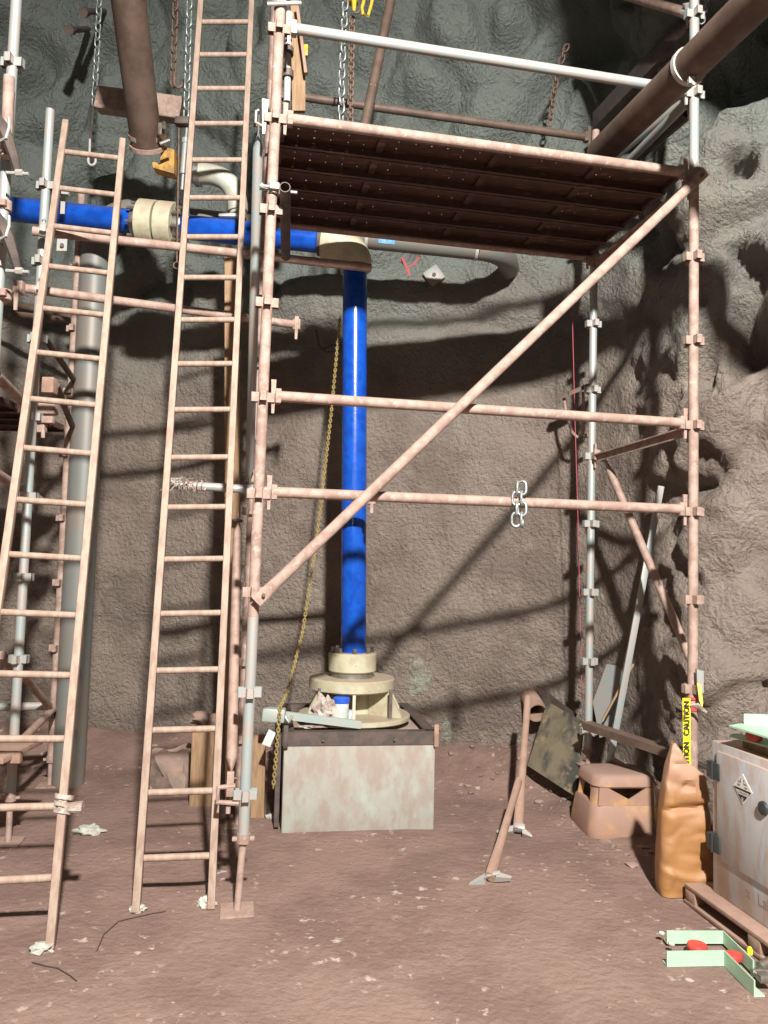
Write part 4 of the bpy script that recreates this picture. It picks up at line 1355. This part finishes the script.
# ------------------------------------------------------------------ paper bag
bgY = 4.215
def bag(bm):
    N = 96
    lv = [(892, 658.5, 707, 0.066), (884, 657, 708.5, 0.072), (860, 657, 709, 0.072), (830, 658.5, 708.5, 0.070), (808, 660, 707.5, 0.068), (790, 662, 706.5, 0.064), (778, 663.5, 705.5, 0.056), (765, 666, 704, 0.05), (752, 669, 701, 0.035), (742, 671, 697, 0.022)]
    # interpolate
    rings = []
    def top_z(x):
        prof = [(650, 800), (663, 777), (671, 743), (674, 741), (685, 761), (692, 766), (700, 772), (705, 778), (716, 798)]
        for (a, ya), (b, yb) in zip(prof[:-1], prof[1:]):
            if a <= x <= b:
                return ya + (yb - ya) * (x - a) / (b - a)
        return 800
    M = 64
    for k in range(M + 1):
        y = 893 - (893 - 738) * k / M
        for (y0, l0_, r0_, d0), (y1, l1_, r1_, d1) in zip(lv[:-1], lv[1:]):
            if y <= y0 and y >= y1:
                t = (y0 - y) / (y0 - y1); break
        else:
            t = 0 if y > 880 else 1
            (y0, l0_, r0_, d0), (y1, l1_, r1_, d1) = (lv[0], lv[1]) if y > 880 else (lv[-2], lv[-1])
        xl, xr, dp = l0_ + (l1_ - l0_) * t, r0_ + (r1_ - r0_) * t, d0 + (d1 - d0) * t
        ring = []
        for i in range(N):
            a = 2 * PI * i / N
            ca, sa = math.cos(a), math.sin(a)
            ex = 0.45
            ux = math.copysign(abs(ca) ** ex, ca); uy = math.copysign(abs(sa) ** ex, sa)
            px = (xl + xr) / 2 + (xr - xl) / 2 * ux
            yy = max(y, top_z(px))
            p = P(px, yy, bgY)
            zz = p.z
            amp = 0.010 + 0.012 * sstep(0.35, 0.6, zz)
            wr = amp * (noise.noise(V((p.x * 9, zz * 11, uy * 1.2 + 3))) + 0.5 * abs(noise.noise(V((p.x * 14 + zz * 10, zz * 22, uy)))) )
            fold = -0.025 * math.exp(-((zz - 0.47 - 0.12 * (p.x - 1.72)) / 0.018) ** 2) * (1 if sa < 0 else 0)
            cr = abs(noise.noise(V((p.x * 5 + zz * 4, zz * 7 - p.x * 6, 5.0))))
            wr += 0.011 * (min(cr * 3.0, 1.0) - 0.7) + 0.012 * math.exp(-((zz - 0.10 - 0.25 * abs(p.x - 1.66)) / 0.02) ** 2)
            dent = math.hypot((px - 684) / 5.0, (yy - 783) / 6.0)
            wr -= 0.05 * max(0.0, 1 - dent)
            ring.append(bm.verts.new(V((p.x, p.y + dp * uy - (wr + fold) * (1 if sa < 0 else -0.5), zz))))
        rings.append(ring)
    for a, b in zip(rings[:-1], rings[1:]):
        for i in range(N):
            f = bm.faces.new((a[i], a[(i + 1) % N], b[(i + 1) % N], b[i])); f.smooth = True
    bm.faces.new(rings[0][::-1]); bm.faces.new(rings[-1])
    bmesh.ops.remove_doubles(bm, verts=bm.verts, dist=0.0008)
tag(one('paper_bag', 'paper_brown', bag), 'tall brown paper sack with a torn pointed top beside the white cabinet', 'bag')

# ------------------------------------------------------------------ pallet and cabinet
PB = G(683, 903); PE = G(768, 968)
dd = (PE - PB); dd.z = 0; dd.normalize()
dn = V((-dd.y, dd.x, 0))            # away from the viewer's side, to the right
pal = thing('timber_pallet', 'dusty timber pallet under the white cabinet', 'pallet', PB + dd * 0.55 + dn * 0.33)
PLN, PWD = 1.10, 0.62
ZV = V((0, 0, 1))
for j in (0.05, 0.31, 0.57):
    one('bottom_board', 'timber_dusty', lambda bm: b_box(bm, PB + dd * (PLN / 2) + dn * j + ZV * 0.012, PLN, 0.09, 0.018, dd, dn, ZV, 0.002), pal)
    for i in (0.05, 0.55, 1.05):
        one('block', 'timber_dusty', lambda bm: b_box(bm, PB + dd * i + dn * j + ZV * 0.049, 0.085, 0.085, 0.058, dd, dn, ZV, 0.004), pal)
for j in (0.06, 0.185, 0.31, 0.435, 0.56):
    one('deck_board', 'timber_dusty', lambda bm: b_box(bm, PB + dd * (PLN / 2) + dn * j + ZV * 0.089, PLN, 0.105, 0.022, dd, dn, ZV, 0.003), pal)
cf = G(713, 891, 0.100)
cft = onplane(714.5, 741, cf, dn)
CH = cft.z - 0.100
CLN, CDP = 0.80, 0.46
cab = thing('steel_cabinet', 'white hazard storage cabinet standing on the timber pallet at the right edge', 'cabinet', V((cf.x, cf.y, 0.100)) + dd * CLN / 2 + dn * CDP / 2)
C0 = V((cf.x, cf.y, 0.100))
def F(s, z, out=0.0):
    return C0 + dd * s + ZV * z - dn * out
one('body', 'cabinet_white', lambda bm: b_box(bm, C0 + dd * CLN / 2 + dn * CDP / 2 + ZV * CH / 2, CLN, CDP, CH, dd, dn, ZV, 0.006), cab)
def f2s(px, py):
    p = onplane(px, py, C0, dn)
    return (p - C0).dot(dd), p.z - 0.100
zt = f2s(720, 751)[1]; zb_ = f2s(718, 857)[1]
s0 = f2s(719, 800)[0]
door = one('door', 'cabinet_white', lambda bm: b_box(bm, F((s0 + CLN - 0.03) / 2, (zt + zb_) / 2, 0.006), CLN - 0.03 - s0, 0.014, zt - zb_, dd, dn, ZV, 0.004), cab)
for py in (769, 841):
    s, zz = f2s(713, py)
    def hin(bm):
        b_box(bm, F(s + 0.035, zz, 0.012), 0.085, 0.016, 0.085, dd, dn, ZV, 0.006)
        b_tube(bm, F(s + 0.02, zz - 0.045, 0.016), F(s + 0.02, zz + 0.045, 0.016), 0.010, seg=10)
        b_box(bm, F(s - 0.015, zz, 0.0), 0.03, 0.04, 0.08, dd, dn, ZV, 0.006)
    one('hinge', 'hinge_black', hin, cab)
s, zz = f2s(767, 808)
def lock(bm):
    b_lathe(bm, F(s, zz, 0.012), -dn, [(0.030, 0), (0.032, 0.004), (0.030, 0.014), (0.02, 0.018)], 20)
lk = one('door_lock', 'hinge_black', lock, door)
# placard: diamond, white upper half, black lower half with figure
ps, pz = f2s(745.5, 789)
pr = 0.072
def diam(bm, pts, out):
    vs = [bm.verts.new(F(ps + a, pz + b, out)) for a, b in pts]
    bm.faces.new(vs)
plc = one('placard', 'print_white', lambda bm: b_slab(bm, [F(ps, pz + pr, 0.0145), F(ps - pr, pz, 0.0145), F(ps, pz - pr, 0.0145), F(ps + pr, pz, 0.0145)], 0.002), door)
one('placard_black', 'print_black', lambda bm: diam(bm, [(-pr * 0.9, -0.0), (pr * 0.9, -0.0), (0, -pr * 0.9)], 0.0162), plc, recalc=False)
one('placard_band', 'print_white', lambda bm: diam(bm, [(-pr * 0.68, -0.010), (pr * 0.68, -0.010), (pr * 0.5, -0.028), (-pr * 0.5, -0.028)], 0.0168), plc, recalc=False)
def marks(bm):
    for a, b, w_, h_ in ((-0.022, 0.030, 0.022, 0.006), (0.020, 0.026, 0.024, 0.006), (-0.028, 0.014, 0.02, 0.008), (0.026, 0.010, 0.02, 0.006), (-0.014, 0.040, 0.006, 0.012), (0.012, 0.040, 0.006, 0.012)):
        diam(bm, [(a - w_ / 2, b - h_ / 2), (a + w_ / 2, b - h_ / 2), (a + w_ / 2, b + h_ / 2), (a - w_ / 2, b + h_ / 2)], 0.0166)
one('placard_drawing', 'print_ink_faded', marks, plc, recalc=False)
DG = bpy.context.evaluated_depsgraph_get()
def text(body, size, m, parent, origin, right, up, nrm, off=0.0, name='lettering'):
    cu = bpy.data.curves.new('lettering', 'FONT')
    cu.body = body
    cu.size = size
    cu.align_x = 'CENTER'
    cu.align_y = 'CENTER'
    cu.offset = off
    to = bpy.data.objects.new('tmp', cu)
    COL.objects.link(to)
    bpy.context.view_layer.update()
    dg = bpy.context.evaluated_depsgraph_get()
    me = bpy.data.meshes.new_from_object(to.evaluated_get(dg))
    bpy.data.objects.remove(to)
    me.transform(Matrix(((right.x, up.x, nrm.x, 0), (right.y, up.y, nrm.y, 0), (right.z, up.z, nrm.z, 0), (0, 0, 0, 1))))
    me.materials.clear()
    me.materials.append(MATS[m])
    o = bpy.data.objects.new(name, me)
    COL.objects.link(o)
    o.parent = parent
    o.location = origin - wloc(parent)
    return o
text('8', 0.035, 'print_white', plc, F(ps, pz - 0.052, 0.0170), dd, ZV, -dn)
text('CORROSIVE', 0.014, 'print_black', plc, F(ps, pz - 0.019, 0.0174), dd, ZV, -dn)
ls, lz = f2s(760, 901)
text('Labs', 0.075, 'print_ink_faded', cab, F(ls + 0.05, lz, 0.0015), dd, ZV, -dn)
ls2, lz2 = f2s(748, 893)
text('x', 0.075, 'print_ink_faded', cab, F(ls2 - 0.0, lz2, 0.0015), dd, ZV, -dn)

# ------------------------------------------------------------------ mint green roller brackets
def lprofile(bm, pts, h, fl, t=0.006, back=None):
    """vertical plate along a bent line with a top flange going back"""
    n = len(pts)
    nor = []
    for i in range(n):
        d = (pts[min(i + 1, n - 1)] - pts[max(i - 1, 0)]); d.z = 0; d.normalize()
        nor.append(V((-d.y, d.x, 0)))
    prev = None
    for p, nn in zip(pts, nor):
        sec = [p, p + ZV * h, p + ZV * h + nn * t, p + ZV * t + nn * t, p + ZV * t + nn * fl, p + nn * fl]
        q = [bm.verts.new(s) for s in sec]
        if prev:
            for k in range(6):
                bm.faces.new((prev[k], prev[(k + 1) % 6], q[(k + 1) % 6], q[k]))
        else:
            bm.faces.new(q)
        prev = q
    bm.faces.new(prev[::-1])
br = thing('roller_bracket', 'mint green bent bracket with red rollers lying on the mud floor', 'bracket', G(720, 975), 'mint green roller brackets')
fr = [G(667, 967), G(724, 966), G(754, 997)]
rr_ = [G(667, 946.5), G(723, 946.5), G(753, 977)]
one('front_rail', 'mint_paint', lambda bm: lprofile(bm, fr, 0.064, 0.045), br)
one('rear_rail', 'mint_paint', lambda bm: lprofile(bm, [p + V((0, 0, 0.012)) for p in rr_], 0.056, 0.035), br)
def roller(parent, c, ax, r, h):
    o = one('roller', 'red_rubber', lambda bm: b_lathe(bm, c, ax, [(r * 0.6, 0), (r * 0.92, h * 0.15), (r, h * 0.4), (r, h * 0.6), (r * 0.92, h * 0.85), (r * 0.6, h)], 24), parent)
    return o
roller(br, (G(699, 958) + V((0, 0.02, 0.022))), (0, 0, 1), 0.044, 0.034)
roller(br, (G(736, 968) + V((0, 0.02, 0.022))), (0, 0, 1), 0.036, 0.034)
def endbits(bm):
    b_tube(bm, G(752, 985) + ZV * 0.05, G(775, 985) + ZV * 0.05, 0.014, seg=10)
    b_tube(bm, G(760, 978) + ZV * 0.045, G(772, 975) + ZV * 0.06, 0.02, seg=10)
    b_box(bm, G(764, 990) + ZV * 0.05, 0.05, 0.05, 0.03, bevel=0.006)
one('end_fitting', 'bare_steel', endbits, br)
one('yellow_plug', 'tape_yellow', lambda bm: b_lathe(bm, G(750, 966) + ZV * 0.05, (0, 0, 1), [(0.012, 0), (0.012, 0.02), (0.006, 0.03)], 12), br)
for (x, y) in ((664, 942), (674, 953)):
    one('white_cap', 'strap_white', lambda bm: b_lathe(bm, G(x, y) + ZV * 0.035, (-1, 0, 0.3), [(0.008, 0), (0.011, 0.01), (0.006, 0.025)], 10), br)
br2 = thing('roller_bracket', 'mint green bracket with a red roller on top of the white cabinet', 'bracket', F(0.3, CH, -0.2), 'mint green roller brackets')
ztop = 0.100 + CH
def tp(px, py, z):
    return G(px, py, z)
def plate(bm, pts, z, t):
    b_slab(bm, [tp(x, y, z) for x, y in pts], t)
one('lower_plate', 'mint_paint', lambda bm: plate(bm, [(729, 736), (785, 752), (800, 744), (735, 734)], ztop + 0.05, 0.008), br2)
one('upper_plate', 'mint_paint', lambda bm: plate(bm, [(729, 726), (785, 743), (800, 733), (745, 723.5)], ztop + 0.11, 0.008), br2)
one('upstand', 'mint_paint', lambda bm: b_slab(bm, [tp(744, 725, ztop + 0.11), tp(800, 731, ztop + 0.11), tp(800, 731, ztop + 0.11) + ZV * 0.07, tp(744, 725, ztop + 0.11) + ZV * 0.055], 0.008), br2)
roller(br2, tp(754, 741, ztop + 0.056), (0, 0, 1), 0.038, 0.045)
tag(one('timber_offcut', 'timber_raw', lambda bm: b_bar(bm, F(0.16, CH + 0.024, -0.085), F(0.75, CH + 0.024, -0.085), 0.05, 0.045, ZV, 0.003)), 'timber offcut under the mint bracket on the cabinet top', 'timber')

# ------------------------------------------------------------------ caution tape and ribbons on the right post
pq = S(1, 0, lev(7))
tpY = pq.y - 0.07
ctp = thing('caution_tape', 'yellow caution tape hanging from the right scaffold post above the paper sack', 'tape', P(686, 760, tpY))
def tape(bm):
    n = 14
    va = []
    for i in range(n + 1):
        t = i / n
        y = 698 + (775 - 698) * t
        x0_ = 682.5 + 1.0 * t; x1_ = 690.5 + 0.5 * t
        w_ = 0.006 * math.sin(t * 5)
        va.append([bm.verts.new(P(x0_, y, tpY + w_)), bm.verts.new(P(x1_, y, tpY - w_)), bm.verts.new(P(x1_, y, tpY - w_ + 0.003)), bm.verts.new(P(x0_, y, tpY + w_ + 0.003))])
    for a, b in zip(va[:-1], va[1:]):
        for k in range(4):
            bm.faces.new((a[k], a[(k + 1) % 4], b[(k + 1) % 4], b[k]))
    bm.faces.new(va[0]); bm.faces.new(va[-1][::-1])
strip = one('strip', 'tape_yellow', tape, ctp)
for y in (718, 759):
    text('CAUTION', 0.041, 'print_black', strip, P(687.0, y, tpY - 0.010), ZV, V((-1, 0, 0)), V((0, -1, 0)), 0.0012)
rbn = thing('marker_ribbon', 'lime, red and white ribbon scraps tied round the right scaffold post', 'ribbon', P(693, 712, tpY))
def redband(bm):
    c = S(1, 0, lev(7) - 0.10)
    b_pipe(bm, c - TU * 0.018, c + TU * 0.018, TR + 0.006, 0.006, 18)
    b_pipe(bm, c + TU * 0.04, c + TU * 0.055, TR + 0.007, 0.006, 18)
one('red_band', 'tape_red', redband, rbn)
one('lime_ribbon', 'ribbon_lime', lambda bm: b_slab(bm, [P(697, 683, tpY - 0.02), P(701, 685, tpY - 0.02), P(703, 703, tpY - 0.03), P(702, 708, tpY - 0.03), P(699, 700, tpY - 0.02)], 0.004), rbn)
def wr(bm):
    for k in range(5):
        b_sweep(bm, [P(691 + k, 705 + k * 0.6, tpY - 0.02), P(698 + k, 704 + k * 1.5, tpY - 0.05), P(703 + k, 709 + k * 0.8, tpY - 0.05)], 0.006, 5)
one('frayed_end', 'rag_white', wr, rbn)
one('white_strap', 'galvanised_steel', lambda bm: b_slab(bm, [P(696, 669, tpY - 0.0), P(703, 671, tpY), P(703, 692, tpY), P(697, 692, tpY)], 0.02), rbn)

# ------------------------------------------------------------------ left floor: timber post, boards, rocks, scraps
tpz = G(200, 808)
tag(one('timber_post', 'timber_raw', lambda bm: b_box(bm, V((tpz.x, tpz.y + 0.08, P(200, 728, tpz.y).z / 2)), 0.16, 0.16, P(200, 728, tpz.y).z, bevel=0.012)), 'short square yellow timber post standing on the floor behind the taller ladder', 'timber post')
tag(one('timber_plank', 'timber_raw', lambda bm: b_bar(bm, P(232, 250, 5.55), P(233, 800, 5.45), 0.10, 0.045)), 'long upright yellowish timber plank directly behind the taller ladder', 'plank')
tag(one('timber_board', 'timber_raw', lambda bm: b_bar(bm, G(255, 822) + V((0, 0.1, 0)), P(259, 735, 5.3), 0.09, 0.03)), 'short upright board between the left scaffold post and the plinth', 'board')
rocks = [(175, 768, 0.20, 0.14, 0.20, 'largest pale rock behind the taller ladder', 5.9), (197, 728, 0.11, 0.09, 0.05, 'flat stone capping the timber post', None),
         (165, 783, 0.10, 0.08, 0.04, 'flat stone fragment left of the timber post on the rubble', 5.9), (180, 786, 0.07, 0.06, 0.03, 'small flat stone touching the timber post base', 5.8)]
for i, (x, y, a, b, c, lb, Y) in enumerate(rocks):
    if Y is None:
        p = V((tpz.x, tpz.y + 0.08, P(200, 728, tpz.y).z + c * 0.8))
    else:
        p = P(x, y, Y); p.z = FZ(p.x, p.y) + c * 0.6
    tag(one('rock', 'rock', lambda bm: lump(bm, p, a, b, c, 1.7 * i + 0.4, 0.5, 3, 2.5)), lb, 'rock', 'rocks')
def scrap(lbl, px, py, sx, sy, sz, seed, m='rag_white', nm='rag', cat='rag', amp=0.6):
    p = G(px, py); p.z = FZ(p.x, p.y) + sz * 0.5
    return tag(one(nm, m, lambda bm: lump(bm, p, sx, sy, sz, seed, amp, 3, 4)), lbl, cat)
scrap('pale green plaster lump on the floor right of the shorter ladder', 89, 833, 0.085, 0.06, 0.028, 2.2, 'plaster_pale', 'plaster_lump', 'lump')
scrap('pale plaster crumb at the foot of the shorter ladder', 42, 952, 0.045, 0.035, 0.025, 4.2, 'plaster_pale', 'plaster_lump', 'lump')
scrap('pale plaster crumb at the right foot of the taller ladder', 207, 905, 0.04, 0.035, 0.03, 6.1, 'plaster_pale', 'plaster_lump', 'lump')
scrap('pale plaster crumb at the left foot of the taller ladder', 138, 911, 0.035, 0.03, 0.02, 7.1, 'plaster_pale', 'plaster_lump', 'lump')
scrap('pale pebble on the floor right of the upright pick', 539, 804, 0.035, 0.025, 0.018, 8.1, 'rock', 'pebble', 'stone', 0.3)
scrap('pale pebble near the step stool on the floor', 571, 807, 0.028, 0.02, 0.016, 9.4, 'rock', 'pebble', 'stone', 0.3)
scrap('pale crumb beside the plinth bottom left corner', 272, 818, 0.045, 0.03, 0.018, 3.9, 'plaster_pale', 'pebble', 'stone', 0.3)
def wirepts(pp):
    out = []
    for a, b in zip(pp[:-1], pp[1:]):
        for i in range(6):
            q = a.lerp(b, i / 6); q.z = FZ(q.x, q.y) + 0.004
            out.append(q)
    return out
tag(one('wire', 'wire_dark', lambda bm: b_sweep(bm, wirepts([G(97, 952), G(104, 934), G(118, 922), G(135, 918), G(152, 914), G(168, 911)]), 0.0026, 5)), 'thin dark wire curving on the floor between the two ladders', 'wire')
tag(one('wire', 'wire_dark', lambda bm: b_sweep(bm, wirepts([G(32, 964), G(45, 968), G(58, 970), G(70, 977), G(78, 984)]), 0.0026, 5)), 'thin dark wire on the floor below the foot of the shorter ladder', 'wire')
# loops of wire on the wall behind the riser
tag(one('wire_loop', 'wire_dark', lambda bm: b_sweep(bm, [P(316, 330, 6.55), P(319, 345, 6.5), P(326, 352, 6.5), P(338, 352, 6.5), P(343, 345, 6.55), P(332, 345, 6.5), P(322, 350, 6.5)], 0.008, 6)), 'loop of dark wire on the wall left of the blue riser', 'wire')
# pink spray mark and square anchor plate on the wall
ap = thing('rock_bolt_plate', 'square grey rock bolt plate on the wall under the grey pipe end', 'bolt plate', WH(434, 276))
ac = WH(434, 276, 0.02)
one('plate', 'sheet_grey', lambda bm: b_box(bm, ac, 0.15, 0.04, 0.15, V((0.8, 0, 0.6)), V((0, 1, 0)), V((-0.6, 0, 0.8)), 0.008), ap)
one('bolt_hole', 'print_black', lambda bm: b_tube(bm, ac + V((0, -0.02, 0)), ac + V((0, -0.03, 0)), 0.018, seg=12), ap)
def strokes(bm):
    for line in ([(402, 258), (406, 266), (409, 274), (411, 283)], [(420, 257), (415, 264), (408, 268)], [(400, 262), (405, 257)]):
        prev = None
        for (x, y) in line:
            q = [bm.verts.new(WH(x - 1.6, y)), bm.verts.new(WH(x + 1.6, y))]
            if prev:
                bm.faces.new((prev[0], prev[1], q[1], q[0]))
            prev = q
o = tag(one('spray_mark', 'spray_pink', strokes), 'small pink sprayed survey mark on the wall right of the riser elbow', 'paint mark')
o['kind'] = 'stuff'
def stain(bm, cx, cy, rx, ry, seed):
    c = bm.verts.new(WH(cx, cy, 0.008))
    ring = []
    for k in range(40):
        t = 2 * PI * k / 40
        m_ = 1 + 0.45 * noise.noise(V((math.cos(t) * 1.6 + seed, math.sin(t) * 1.6, 0.0))) + 0.25 * noise.noise(V((math.cos(t) * 5 + seed, math.sin(t) * 5, 3.0)))
        ring.append(bm.verts.new(WH(cx + rx * m_ * math.cos(t), cy + ry * m_ * math.sin(t), 0.004)))
    mid = [bm.verts.new(WH(cx + (384 + F_PX * (v.co - CAM).dot(_r) / (v.co - CAM).dot(_f) - cx) * 0.5, cy + (512 - F_PX * (v.co - CAM).dot(_u) / (v.co - CAM).dot(_f) - cy) * 0.5, 0.010)) for v in ring]
    for k in range(40):
        bm.faces.new((c, mid[k], mid[(k + 1) % 40])).smooth = True
        bm.faces.new((mid[k], ring[k], ring[(k + 1) % 40], mid[(k + 1) % 40])).smooth = True
tag(one('plaster_smear', 'smear_green', lambda bm: stain(bm, 419, 678, 12, 17, 1.0)), 'pale green plaster smear on the wall right of the pedestal flange', 'smear')
tag(one('plaster_smear', 'smear_green', lambda bm: stain(bm, 447, 730, 6, 14, 6.0)), 'narrow pale plaster smear low on the wall right of the plinth', 'smear')
# thin rubble on the floor: tiny stones nobody could count
def gravel():
    bm = bmesh.new()
    for i in range(1500):
        x = random.uniform(-3.6, 2.2); y = random.uniform(2.0, 6.6)
        wd = wall_dist(x, y)
        if wd < 0.1 or (wd > 0.8 and random.random() < 0.72):
            continue
        if abs(x + 0.1) < 0.6 and 5.0 < y < 6.2:
            continue
        s = random.uniform(0.004, 0.011) if wd > 0.8 else random.uniform(0.008, 0.042) ** 1.0 * random.uniform(0.4, 1.0)
        z = floor_z(x, y, wd)
        r = bmesh.ops.create_icosphere(bm, subdivisions=1, radius=s)
        sc_ = (random.uniform(0.7, 1.5), random.uniform(0.7, 1.4), random.uniform(0.3, 0.7))
        for v in r['verts']:
            k = random.uniform(0.75, 1.2)
            v.co = V((v.co.x * sc_[0] * k + x, v.co.y * sc_[1] * k + y, v.co.z * sc_[2] * k + z + s * 0.2))
    o = obj('gravel', bm, 'rock', recalc=False)
    o['kind'] = 'stuff'
    tag(o, 'loose fine gravel and grit scattered over the mud floor', 'gravel')
gravel()
